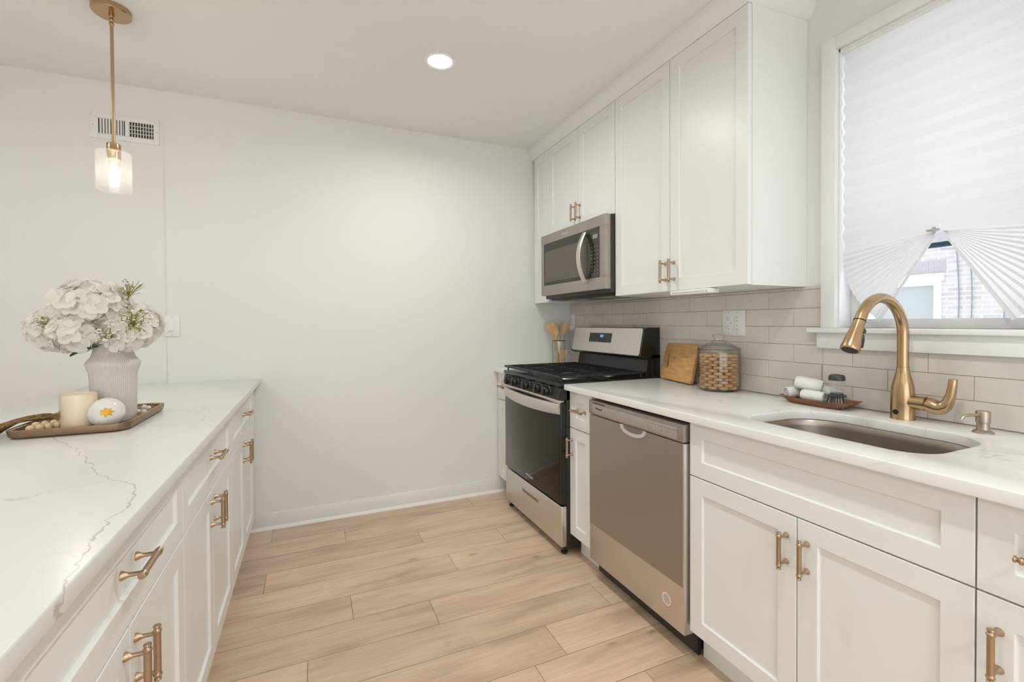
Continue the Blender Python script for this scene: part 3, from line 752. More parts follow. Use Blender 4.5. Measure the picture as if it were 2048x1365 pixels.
# ================================================================== MICROWAVE
def microwave():
    y0, y1, z0, z1, xf = 2.090, 2.850, 1.424, 1.836, 1.474
    root = thing('microwave', 'stainless steel over-the-range microwave under the short wall cabinet', 'microwave', (1.66, 2.47, 1.400))
    b = B(); b.box(xf+.036, WP-.001, y0, y1, 1.404, 1.8365, .002); b.obj('case', micro_body, root)
    b = B(); b.prism([(1.53, 1.4035), (1.86, 1.4035), (1.84, 1.393), (1.55, 1.393)], 'Y', y0+.03, y1-.03); b.mi = 1
    b.box(1.60, 1.80, 2.20, 2.42, 1.391, 1.394); b.box(1.60, 1.80, 2.52, 2.74, 1.391, 1.394); b.obj('underside', [micro_body, steel_dark], root, label='dark underside with two filters')
    ys = 2.262      # door / control split
    wy0, wy1, wz0, wz1 = ys, 2.812, 1.492, 1.776
    b = B()
    b.box(xf, xf+.035, ys, y1, z0, wz0, .0015); b.box(xf, xf+.035, ys, y1, wz1, z1, .0015); b.box(xf, xf+.035, wy1, y1, wz0, wz1, .0015)
    d = b.obj('door', micro_steel, root)
    b = B(); b.box(xf+.001, xf+.03, ys, wy1, wz0, wz1); b.obj('window', micro_glass, d)
    b = B(); b.box(xf+.0004, xf+.003, ys+.015, wy1-.015, 1.515, 1.722); b.obj('screen', micro_mesh, d)
    b = B(); pts = []
    for i in range(17):
        t = -1+2*i/16; pts.append((xf-.010-.042*(1-t*t), 2.285, 1.620+.140*t))
    b.tube(pts, [(.021, .007)]*17, 12)
    for z in (1.481, 1.759): b.box(xf-.014, xf+.001, 2.272, 2.298, z-.008, z+.008, .002)
    b.obj('handle', steel, d)
    b = B()
    b.box(xf, xf+.035, y0, ys-.0015, z0, wz0, .0015); b.box(xf, xf+.035, y0, ys-.0015, wz1, z1, .0015); b.box(xf, xf+.035, y0, 2.145, wz0, wz1, .0015)
    c = b.obj('control_panel', micro_steel, root)
    b = B(); b.box(xf+.0008, xf+.03, 2.145, ys-.0015, wz0, wz1); b.mi = 1
    for r in range(8):
        for k in range(3): b.box(xf+.0002, xf+.0012, 2.163+k*.028, 2.171+k*.028, 1.512+r*.022, 1.516+r*.022)
    b.obj('keypad', [micro_glass, mat('key_grey', (0.32, 0.30, 0.28), .5)], c)
    b = B(); b.box(xf+.0002, xf+.0015, 2.165, 2.212, 1.715, 1.738); b.obj('display', mat('display_grey', (0.30, 0.31, 0.30), .25), c)
    text_mesh('lettering', 'Whirlpool', .021, face_mx(xf-.0003, 2.53, 1.806), chrome, d)
microwave()

# ================================================================== STOVE
SY0, SY1 = 2.1035, 2.8635
def stove():
    xf = 1.197
    root = thing('gas_stove', 'black and stainless freestanding gas stove with five knobs', 'stove', (1.5, 2.4835, 0))
    b = B()
    b.box(1.235, 1.855, SY0, SY1, .035, .900, .002); b.obj('body', black_satin, root)
    for (x, y) in ((1.235, SY0+.03), (1.235, SY1-.03), (1.80, SY0+.03), (1.80, SY1-.03)):
        b = B(); b.lathe((x, y, 0), [(.016, 0), (.018, .004), (.018, .012), (.009, .014), (.009, .036)], 16); b.obj('foot', black_satin, root)
    # drawer
    b = B(); b.box(xf+.004, 1.236, SY0+.001, SY1-.001, .045, .262, .006, 3)
    dr = b.obj('storage_drawer', steel, root)
    b = B(); b.prism([(2.375, .178), (2.605, .190), (2.605, .216), (2.375, .204)], 'X', xf+.0032, xf+.0036) if False else b.box(xf+.0034, xf+.006, 2.375, 2.597, .186, .212, .001)
    b.obj('pull_recess', mat('recess_steel', (0.30, 0.28, 0.27), .4, .8), dr)
    b = B(); b.box(xf+.0005, xf+.005, 2.372, 2.600, .207, .2135, .0015); b.obj('pull_lip', steel, dr)
    # oven door
    b = B(); b.box(xf+.004, 1.236, SY0+.002, SY1-.002, .272, .815, .004)
    od = b.obj('oven_door', black_gloss, root)
    b = B(); b.box(xf+.0015, xf+.005, SY0+.022, SY1-.006, .278, .742, .001); b.obj('door_glass', oven_glass, od)
    text_mesh('lettering', 'Whirlpool', .024, face_mx(xf+.001, 2.488, .312), chrome, od)
    # stainless bowed handle across the top of the door
    b = B(); N = 24; top, bot = [], []
    loops = []
    for i in range(N+1):
        y = SY1-.002-(SY1-SY0-.012)*i/N; t = -1+2*i/N
        bow = .032*(1-t*t); z1 = .806; zb = .742+.010*(t*t)
        x = xf-.006-bow
        loops.append([(xf+.004, y, z1), (x+.006, y, z1), (x, y, z1-.010), (x, y, zb+.006), (x+.006, y, zb), (xf+.004, y, zb)] if abs(t) > .90 else
                     [(x+.018, y, z1), (x+.005, y, z1), (x, y, z1-.008), (x, y, zb+.006), (x+.005, y, zb), (x+.018, y, zb)])
    R = [[b.bm.verts.new(p) for p in lp] for lp in loops]
    for A, C in zip(R, R[1:]):
        for k in range(6):
            j = (k+1) % 6; b.bm.faces.new((A[k], A[j], C[j], C[k]))
    b.bm.faces.new(R[0]); b.bm.faces.new(list(reversed(R[-1])))
    b.obj('handle', steel, od, label='bowed stainless handle', ang=40)
    b = B(); b.box(xf+.002, xf+.030, SY0+.010, SY1-.004, .806, .826, .003); tr = b.obj('vent_trim', steel, root)
    b = B()
    for (a, c) in ((2.20, 2.30), (2.33, 2.47), (2.50, 2.64), (2.67, 2.76)): b.box(xf+.004, xf+.022, a, c, .8255, .8275)
    b.obj('vent_slot', dark_slot, tr)
    # sloped control panel + knobs
    b = B(); b.prism([(1.196, .828), (1.188, .840), (1.200, .893), (1.26, .898), (1.26, .828)], 'Y', SY0, SY1); cp = b.obj('control_panel', black_satin, root)
    for i, y in enumerate((2.742, 2.645, 2.483, 2.322, 2.225)):
        b = B()
        b.lathe((1.194, y, .866), [(.028, 0), (.027, -.004), (.0235, -.008), (.0225, -.030), (.020, -.034), (.001, -.034)], 24, 'X')
        b.box(1.148, 1.192, y-.0075, y+.0075, .842, .890, .003)
        kn = b.obj('knob', black_gloss, root)
        b = B()
        for a in (60, 100, 140): b.box(1.1925, 1.1955, y+.030*math.cos(math.radians(a))-.001, y+.030*math.cos(math.radians(a))+.001, .866+.028*math.sin(math.radians(a))-.001, .866+.028*math.sin(math.radians(a))+.001)
        b.obj('knob_marks', chrome, kn)
    # cooktop
    b = B(); b.box(1.190, 1.80, SY0-.0005, SY1+.0005, .898, .921, .005, 3); b.box(1.225, 1.77, SY0+.03, SY1-.03, .9205, .9225, .0008); b.obj('cooktop', black_gloss, root)
    for (x, y, r) in ((1.335, 2.27, .048), (1.335, 2.70, .042), (1.62, 2.27, .038), (1.62, 2.70, .048), (1.48, 2.485, .040)):
        b = B(); b.lathe((x, y, .9222), [(r*1.25, 0), (r*1.2, .003), (r, .004), (r*.98, .011), (r*.8, .012)], 28)
        bu = b.obj('burner', burner_cap, root)
        b = B(); b.lathe((x, y, .9343), [(r*.86, 0), (r*.88, .003), (r*.8, .007), (.001, .0085)], 28); b.obj('burner_cap', iron, bu)
    # cast-iron grates: two halves with long bars running back from the front
    for (ya, yb) in ((SY0+.014, 2.482), (2.485, SY1-.014)):
        b = B(); zt = .954; xa, xb = 1.204, 1.752
        r = .0062
        def bar(x0, y0_, x1, y1_, h=.0115, wd=.0055):
            b.box(min(x0, x1)-wd, max(x0, x1)+wd, min(y0_, y1_)-wd, max(y0_, y1_)+wd, zt-h, zt, .0016, 1)
        bar(xa, ya, xb, ya, wd=.006); bar(xa, yb, xb, yb, wd=.006); bar(xa, ya, xa, yb, .013, .009); bar(xb, ya, xb, yb)
        ym = (ya+yb)/2; xm = (xa+xb)/2
        for y in (ya+.062, ym-.058, ym, ym+.058, yb-.062):
            if y != ym:
                bar(xa, y, xb, y, wd=.0045)
            else:
                bar(xa, y, xa+.085, y, wd=.0045); bar(xm-.075, y, xm+.075, y, wd=.0045); bar(xb-.085, y, xb, y, wd=.0045)
        bar(xm, ya, xm, yb, wd=.005); bar(xa+.13, ya, xa+.13, ya+.06); bar(xa+.13, yb-.06, xa+.13, yb); bar(xb-.13, ya, xb-.13, ya+.06); bar(xb-.13, yb-.06, xb-.13, yb)
        for x in (xa+.012, xb-.012):
            for y in (ya+.006, yb-.006): b.lathe((x, y, .9222), [(.006, 0), (.005, .008), (.005, .022)], 10)
        b.obj('grate', iron, root)
    # backguard
    bgm = B(); bgm.box(1.80, WP-.010, SY0-.001, SY1+.001, .90, 1.05, .003); bgm.prism([(1.765, .915), (1.86, .915), (1.86, 1.045), (1.79, 1.045)], 'Y', SY0+.01, SY1-.01)
    bgm.prism([(1.722, 1.040), (1.738, 1.030), (1.862, 1.030), (1.862, 1.208), (1.775, 1.208), (1.754, 1.200)], 'Y', SY0-.001, SY1+.001)
    bgm = bgm.obj('backguard', black_gloss, root)
    # stainless face follows the slope from (1.722,1.045) to (1.753,1.200)
    sl = Matrix(((0, 0, -1, 0), (-1, 0, 0, 0), (0, 1, 0, 0), (0, 0, 0, 1)))
    def slope(z, out=0.0):
        t = (z-1.040)/.160; return 1.722+.032*t-out
    b = B()
    pts = rrect(SY0+.012, SY1-.006, 1.046, 1.2035, .014, 6)
    A = [b.bm.verts.new((slope(z, .003), y, z)) for y, z in pts]; C = [b.bm.verts.new((slope(z, -.002), y, z)) for y, z in pts]
    b.bm.faces.new(A); b.bm.faces.new(list(reversed(C)))
    for i in range(len(pts)):
        j = (i+1) % len(pts); b.bm.faces.new((A[i], A[j], C[j], C[i]))
    fp = b.obj('face_plate', steel, bgm)
    b = B(); pts = rrect(2.402, 2.652, 1.110, 1.170, .003, 2)
    A = [b.bm.verts.new((slope(z, .0042), y, z)) for y, z in pts]; C = [b.bm.verts.new((slope(z, .001), y, z)) for y, z in pts]
    b.bm.faces.new(A)
    for i in range(len(pts)):
        j = (i+1) % len(pts); b.bm.faces.new((A[i], A[j], C[j], C[i]))
    b.mi = 1
    for (y, z) in ((2.63, 1.155), (2.61, 1.155), (2.605, 1.135), (2.455, 1.152), (2.435, 1.152), (2.445, 1.135), (2.425, 1.135), (2.63, 1.12), (2.60, 1.12), (2.57, 1.12), (2.54, 1.12), (2.45, 1.12), (2.43, 1.12)):
        b.box(slope(z, .0046), slope(z, .0040), y-.004, y+.004, z-.0015, z+.0015)
    dp = b.obj('display', [micro_glass, mat('stove_key_grey', (0.30, 0.29, 0.27), .5)], bgm, label='black clock panel')
    th = math.atan2(.032, .160)
    mx = Matrix.Translation((slope(1.150, .0046), 2.510, 1.150)) @ Matrix.Rotation(th, 4, 'Y') @ face_mx(0, 0, 0)
    text_mesh('clock_digits', '1:21', .024, mx, blue_digits, bgm)
stove()

# ================================================================== DISHWASHER
def dishwasher():
    xf = 1.234; y0, y1 = 1.266, 1.884
    root = thing('dishwasher', 'stainless dishwasher with a film-covered door and round sticker', 'dishwasher', (1.5, 1.575, 0))
    b = B(); b.box(1.285, 1.85, y0+.004, y1-.002, .02, .868); b.obj('tub', black_satin, root)
    b = B(); b.box(1.305, 1.315, y0+.002, y1-.002, 0, .10); b.obj('kick_plate', black_satin, root)
    b = B(); b.box(xf, 1.284, y0, y1, .092, .796, .003)
    d = b.obj('door', steel, root)
    b = B(); b.box(xf-.0006, xf+.001, y0+.008, y1-.001, .266, .795); b.obj('protective_film', film_steel, d, label='brownish grey protective film')
    b = B(); b.box(xf-.004, 1.286, y0+.001, y1, .800, .866, .003); c = b.obj('control_panel', panel_steel, root)
    b = B(); b.box(xf-.0046, xf-.003, y0+.034, y1-.030, .8065, .848, .0005); b.obj('control_strip', inset_steel, c)
    b = B(); b.box(xf-.0050, xf-.003, 1.752, 1.846, .8535, .8575); b.obj('vent_slot', dark_slot, c)
    text_mesh('lettering', 'Whirlpool', .0125, face_mx(xf-.005, 1.800, .832), dark_slot, c)
    b = B()
    for i in range(5): b.box(xf-.0050, xf-.0043, 1.462-i*.014, 1.470-i*.014, .8385, .8405)
    for i in range(11): b.box(xf-.0050, xf-.0043, 1.392-i*.010, 1.397-i*.010, .8385, .8415); b.box(xf-.0050, xf-.0043, 1.392-i*.010, 1.396-i*.010, .833, .8345)
    for y in (1.456, 1.378, 1.350, 1.336, 1.318): b.box(xf-.0050, xf-.0043, y-.004, y+.004, .822, .8235)
    b.obj('button_print', mat('print_grey', (0.16, 0.14, 0.13), .6), c)
    # scooped finger pull hanging below the panel
    b = B(); N = 20
    outer, inner = [], []
    for i in range(N+1):
        a = pi*i/N; outer.append((1.5535-.083*math.cos(a), .7985-.040*math.sin(a)**.75)); inner.append((1.5535-.066*math.cos(a), .7985-.026*math.sin(a)**.75))
    def ring(pts, x): return [b.bm.verts.new((x, y, z)) for y, z in pts]
    O0, O1, I1, I0 = ring(outer, xf+.0005), ring([(y, z) for y, z in outer], xf-.006), ring(inner, xf-.005), ring(inner, xf+.0)
    for A, C in ((O0, O1), (O1, I1), (I1, I0)):
        for i in range(N): b.bm.faces.new((A[i], A[i+1], C[i+1], C[i]))
    b.obj('finger_pull', chrome, d, label='scooped silver finger pull', ang=50)
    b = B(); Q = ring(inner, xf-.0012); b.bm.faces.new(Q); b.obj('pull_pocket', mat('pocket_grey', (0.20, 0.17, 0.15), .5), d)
    # round sticker
    b = B(); cy, cz = 1.357, .181
    b.lathe((xf-.0002, cy, cz), [(.0275, 0), (.0275, -.0003)], 36, 'X'); b.mi = 1
    b.lathe((xf-.0006, cy, cz), [(.0250, 0), (.0250, -.0003)], 36, 'X'); b.mi = 2
    for k, (z, a, c2) in enumerate(((.014, -.010, .010), (.007, -.017, .015), (0, -.016, .018), (-.007, -.018, .012), (-.014, -.012, .008))):
        yy = a
        while yy < c2:
            ln = min(random.uniform(.004, .009), c2-yy); b.box(xf-.0012, xf-.0009, cy+yy, cy+yy+ln, cz+z-.0013, cz+z+.0013); yy += ln+.0015
    b.obj('sticker', [sticker_red, sticker_white, ink], d, label='round white sticker with red rim')
dishwasher()

# ================================================================== FAUCET + SOAP PUMP
def faucet():
    fx, fy = 1.795, .870
    root = thing('kitchen_faucet', 'brushed bronze gooseneck pull-down faucet behind the sink', 'faucet', (fx, fy, ZC))
    b = B(); b.lathe((fx, fy, ZC), [(.0335, 0), (.0335, .004), (.0325, .008), (.0325, .05), (.0322, .08), (.0305, .105), (.0255, .130), (.0200, .150), (.0175, .168), (.0170, .172)], 40)
    body = b.obj('body', brass, root)
    b = B(); a = math.radians(200)
    b.lathe((fx-.0320, fy+.004, .9395), [(.0085, 0), (.0082, -.0022), (.001, -.0026)], 20, 'X'); b.obj('motion_sensor', black_gloss, body, label='black motion sensor eye')
    # spout
    pts = [(fx, fy, 1.0865), (fx, fy, 1.19)]
    c = (1.672, 1.190); R = fx-c[0]
    for k in range(1, 20):
        t = math.radians(155*k/19); pts.append((c[0]+R*math.cos(t), fy, c[1]+R*math.sin(t)))
    b = B(); b.tube(pts, .0160, 24); b.obj('spout', brass, root)
    b = B(); b.lathe((fx, fy, 1.0845), [(.0166, 0), (.0170, .0003), (.0170, .0018), (.0164, .002)], 32); b.obj('neck_seam', mat('seam_dark', (.10, .06, .03), .4, .8), root)
    e = Vector(pts[-1]); t = (Vector(pts[-1])-Vector(pts[-2])).normalized()
    b = B(); b.tube([e, e+t*.004], .0168, 24); b.obj('seal_ring', black_satin, root)
    b = B(); q = e+t*.004
    L = [(0, .0162), (.012, .0166), (.040, .0195), (.070, .0238), (.092, .0262), (.098, .0262), (.101, .0250)]
    b.tube([q+t*l for l, r in L], [r for l, r in L], 28)
    sp = b.obj('spray_head', brass, root)
    n = Vector((-t.z, 0, t.x)); n = n if n.x > 0 else -n     # side facing the wall
    b = B(); b.tube([q+t*.099, q+t*.1015], .0215, 24); b.obj('nozzle_face', black_satin, sp)
    side = (Vector((0.55, -0.83, 0))-t*(Vector((0.55, -0.83, 0)).dot(t))).normalized()
    b = B(); b.tube([q+t*.022+side*.0165, q+t*.030+side*.0205, q+t*.036+side*.0195], [.004, .0045, .004], 10); b.tube([q+t*.042+side*.0200, q+t*.060+side*.0235, q+t*.084+side*.0265], [.0032, .0045, .0035], 10); b.obj('spray_button', black_satin, sp, label='black spray toggle')
    # side lever
    b = B(); b.tube([(fx, fy-.018, .974), (fx, fy-.064, .974)], [.0228, .0228], 28)
    b.tube([(fx, fy-.0645, .974), (fx, fy-.066, .974)], .0215, 28)
    L = [((fx, fy-.0665, .974), .0230), ((fx, fy-.080, .970), .0236), ((fx, fy-.092, .966), .0228), ((fx, fy-.103, .968), .0205), ((fx, fy-.112, .976), .0178), ((fx, fy-.119, .990), .0148), ((fx, fy-.1245, 1.010), .0126), ((fx, fy-.128, 1.034), .0114), ((fx, fy-.130, 1.056), .0110), ((fx, fy-.1302, 1.060), .0098)]
    b.tube([p for p, r in L], [r for p, r in L], 24)
    b.obj('lever_handle', brass, root)
faucet()
def soap_pump():
    x, y = 1.776, .664
    root = thing('soap_dispenser', 'small brushed nickel soap pump on the counter right of the faucet', 'soap dispenser', (x, y, ZC))
    b = B(); b.lathe((x, y, ZC), [(.0235, 0), (.0235, .003), (.0200, .007), (.0150, .010), (.0140, .014), (.0138, .030), (.0146, .030)], 32); b.obj('base', nickel, root)
    b = B(); b.lathe((x, y, ZC+.030), [(.0150, 0), (.0162, .001), (.0162, .031), (.0150, .0335), (.001, .034)], 32); h = b.obj('pump_head', nickel, root)
    d = Vector((-.80, .35, 0)).normalized(); p0 = Vector((x, y, ZC+.052))
    b = B(); b.tube([p0+d*.012, p0+d*.040, p0+d*.052-Vector((0, 0, .0015)), p0+d*.059-Vector((0, 0, .006)), p0+d*.063-Vector((0, 0, .014))], [.0042, .0042, .0042, .0042, .004], 12); b.obj('nozzle', nickel, h)
soap_pump()

# ================================================================== WOODEN TRAY WITH TOWELS AND BRUSH
def wood_tray():
    x0, x1, y0, y1 = 1.732, 1.858, 1.020, 1.272
    b = B(); N = 24; sec = []
    for i in range(N+1):
        t = -1+2*i/N; yc = (y0+y1)/2+(y1-y0)/2*t
        lift = .024*max(0, abs(t)-.62)**1.6/(.38**1.6)
        xm = (x0+x1)/2; hwid = (x1-x0)/2*(1-.10*abs(t)**3)
        zb = ZC+.0006+lift; zr = ZC+.026+.004*abs(t)**2
        if zr-zb < .006: zb = zr-.006
        fl = .62
        sec.append([(xm-hwid, yc, zr), (xm-hwid*fl, yc, zb), (xm+hwid*fl, yc, zb), (xm+hwid, yc, zr), (xm+hwid-.006, yc, zr), (xm+hwid*fl-.006, yc, min(zb+.006, zr-.001)), (xm-hwid*fl+.006, yc, min(zb+.006, zr-.001)), (xm-hwid+.006, yc, zr)])
    R = [[b.bm.verts.new(p) for p in s] for s in sec]
    for A, C in zip(R, R[1:]):
        for k in range(8):
            j = (k+1) % 8; b.bm.faces.new((A[k], A[j], C[j], C[k]))
    b.bm.faces.new(R[0]); b.bm.faces.new(list(reversed(R[-1])))
    b.obj('wooden_tray', acacia, label='dark wooden boat-shaped tray on the counter by the sink', cat='tray', loc=(1.795, 1.146, ZC), ang=50)
wood_tray()
def towel(label, c, d, L, r, dz=0):
    c = Vector(c); d = Vector(d).normalized(); u = Vector((0, 0, 1)); v = d.cross(u).normalized(); u = v.cross(d)
    b = B(); n = 64; turns = 2.6; rings = []
    th = r/ (turns+.6)
    prof_o, prof_i = [], []
    for k in range(n+1):
        a = 2*pi*turns*k/n; rr = r*.16+(r-r*.16)*k/n
        prof_o.append((rr*math.cos(a), rr*math.sin(a)))
    def P3(p, s, sq): return c+d*s+(v*p[0]+u*p[1])*sq
    M_ = 10
    rows = []
    for i in range(M_+1):
        s = -L/2+L*i/M_; sq = 1-.16*abs(2*i/M_-1)**5+.025*math.sin(i*2.1)
        rows.append([b.bm.verts.new(P3(p, s, sq)) for p in prof_o])
    th = (r-r*.16)/turns*.42
    rows2 = []
    for i in range(M_+1):
        s = -L/2+L*i/M_; sq = 1-.16*abs(2*i/M_-1)**5+.025*math.sin(i*2.1)
        rows2.append([b.bm.verts.new(P3((p[0]*(1-th/max(th*1.2, math.hypot(*p))), p[1]*(1-th/max(th*1.2, math.hypot(*p)))), s, sq)) for p in prof_o])
    for A in (rows, rows2):
        for p, q in zip(A, A[1:]):
            for k in range(n): b.bm.faces.new((p[k], p[k+1], q[k+1], q[k]))
    for i in (0, M_):
        for k in range(n): b.bm.faces.new((rows[i][k], rows[i][k+1], rows2[i][k+1], rows2[i][k]))
    for k in (0, n):
        for i in range(M_): b.bm.faces.new((rows[i][k], rows[i+1][k], rows2[i+1][k], rows2[i][k]))
    b.obj('rolled_towel', towel_mat, label=label, cat='towel', group='rolled towels on the wooden tray', loc=(c.x, c.y, c.z-r), ang=60)
towel('white rolled towel at the left end of the wooden tray, spiral end showing', (1.800, 1.243, .9500), (.95, -.30, 0), .078, .0275)
towel('white rolled towel on top of the other rolls in the wooden tray', (1.802, 1.187, .9880), (.35, -.92, -.14), .092, .0320)
towel('white rolled towel lying in front beside the brush in the wooden tray', (1.770, 1.150, .9500), (.12, -.98, -.05), .080, .0260)
towel('white rolled towel at the back of the wooden tray against the tiles', (1.833, 1.135, .9640), (.02, -1, -.20), .084, .0240)
def dish_brush():
    x, y, z = 1.778, 1.068, ZC+.0075
    root = thing('dish_brush', 'round soap-dispensing dish brush with dark grey cap on the wooden tray', 'dish brush', (x, y, z))
    b = B()
    for k in range(64):
        rr = .027*math.sqrt((k+.5)/64); a = k*2.39996
        p0 = (x+rr*.8*math.cos(a), y+rr*.8*math.sin(a), z+.042); p1 = (x+rr*1.16*math.cos(a), y+rr*1.16*math.sin(a), z)
        b.mi = k % 2
        b.tube([p0, p1], [.0016, .0020], 5)
    b.obj('bristles', [bristle_mat, bristle_dark], root)
    b = B(); b.lathe((x, y, z+.039), [(.026, 0), (.0305, .002), (.0305, .005), (.026, .008), (.0205, .010), (.020, .0145)], 32); b.obj('brush_collar', brush_grey, root)
    b = B(); b.lathe((x, y, z+.053), [(.0205, 0), (.0230, .012), (.0258, .047), (.0246, .047), (.0219, .012), (.0195, .001)], 32, closed=True); b.obj('soap_tank', glass('cloudy_plastic', (0.95, 0.95, 0.95), .12, .1, None, .12), root, label='clear soap tank')
    b = B(); b.lathe((x, y, z+.0995), [(.0266, 0), (.0268, .003), (.0258, .014), (.022, .0195), (.010, .0225), (.001, .023)], 32); b.obj('cap', brush_grey, root)
dish_brush()

# ================================================================== CUTTING BOARD, COOKIE JAR
def board():
    ang = math.radians(11.5)          # yaw: near end further from the wall
    wd, ht, th = .296, .205, .016
    b = B(); outer = rrect(-wd/2, wd/2, 0, ht, .016, 6)
    hole = [( .106+.020*math.cos(a), .104+.042*math.sin(a)) for a in [2*pi*i/24 for i in range(24)]]
    bm = b.bm; es = []
    for poly in (outer, hole):
        vs = [bm.verts.new((0, y, z)) for y, z in poly]; es += [bm.edges.new((vs[i], vs[(i+1) % len(vs)])) for i in range(len(vs))]
    bmesh.ops.triangle_fill(bm, use_beauty=True, edges=es)
    ext = bmesh.ops.extrude_face_region(bm, geom=list(bm.faces), use_keep_orig=True)
    bmesh.ops.translate(bm, vec=(-th, 0, 0), verts=[g for g in ext['geom'] if isinstance(g, bmesh.types.BMVert)])
    bmesh.ops.recalc_face_normals(bm, faces=bm.faces)
    be = [e for e in bm.edges if len(e.link_faces) == 2 and e.calc_face_angle(0) > 1.2 and abs(e.verts[0].co.x-e.verts[1].co.x) < 1e-6]
    bmesh.ops.bevel(bm, geom=be, offset=.0025, segments=2, affect='EDGES')
    lean = math.radians(12)
    bmesh.ops.transform(bm, matrix=Matrix.Translation((1.8145, 1.914, ZC+.0035)) @ Matrix.Rotation(-ang, 4, 'Z') @ Matrix.Rotation(lean, 4, 'Y'), verts=bm.verts)
    b.obj('cutting_board', bamboo, label='bamboo cutting board with handle slot leaning on the tiles beside the stove', cat='cutting board', loc=(1.83, 1.905, ZC), ang=30)
board()
JX, JY, JR = 1.7705, 1.598, .0945
def cookie_jar():
    root = thing('cookie_jar', 'clear glass cookie jar with a knobbed glass lid', 'jar', (JX, JY, ZC))
    b = B(); R = JR
    b.lathe((JX, JY, ZC+.0005), [(.001, 0), (R-.018, 0), (R-.007, .004), (R-.001, .014), (R, .03), (R, .172), (R-.001, .185), (R-.002, .189), (R+.0005, .193), (R+.0005, .197), (R-.004, .197), (R-.006, .187), (R-.005, .172), (R-.005, .03), (R-.008, .014), (R-.02, .009), (.001, .009)], 56, cap0=False, cap1=False)
    b.obj('jar_body', clear_glass, root, recalc=True)
    b = B(); b.lathe((JX, JY, ZC+.198), [(R-.010, -.006), (R-.008, 0), (R-.001, .001), (R-.001, .005), (R-.012, .008), (R-.030, .018), (R-.045, .026), (.030, .030), (.034, .034), (.032, .038), (.023, .040), (.021, .050), (.026, .058), (.027, .064), (.023, .067), (.001, .068)], 48, cap1=False)
    b.lathe((JX, JY, ZC+.195), [(R-.014, 0), (R-.018, .006), (R-.036, .016), (.028, .026), (.001, .028)], 48, cap0=False, cap1=False)
    b.obj('lid', clear_glass, root, label='glass lid with knob')
cookie_jar()
def cookies():
    rnd = random.Random(3)
    b = B(); r = .0215
    b.lathe((0, 0, 0), [(.001, 0), (r-.008, .0004), (r-.003, .0022), (r-.0004, .0048), (r, .0062), (r-.0010, .0068)], 24, cap0=False, cap1=False)
    b.mi = 1; b.lathe((0, 0, 0), [(r-.0010, .0068), (r-.0024, .0072), (r-.0010, .0076)], 24, cap0=False, cap1=False); b.mi = 0
    b.lathe((0, 0, 0), [(r-.0010, .0076), (r, .0082), (r-.0004, .0096), (r-.003, .0122), (r-.008, .0140), (.001, .0144)], 24, cap0=False, cap1=False)
    first = b.obj('sandwich_cookie', [cookie_mat, cookie_groove_mat], label='round golden sandwich cookie stacked in the glass jar', cat='cookie', group='sandwich cookies filling the jar')
    n = 0
    for layer in range(12):
        z = ZC+.0102+layer*.01345
        spots = [(.0650, 2*pi*(k+.5*(layer % 2))/9) for k in range(9)]
        if layer in (10, 11): spots += [(.017, a+layer) for a in (0, 2.1, 4.2)] if layer == 10 else [(.018, 1+k*2.1) for k in range(3)]
        for rr, a in spots:
            o = first if n == 0 else first.copy()
            if n: COL.objects.link(o)
            o.location = (JX+rr*math.cos(a), JY+rr*math.sin(a), z)
            o.rotation_euler = (rnd.uniform(-.025, .025), rnd.uniform(-.025, .025), rnd.uniform(0, 6)); n += 1
cookies()

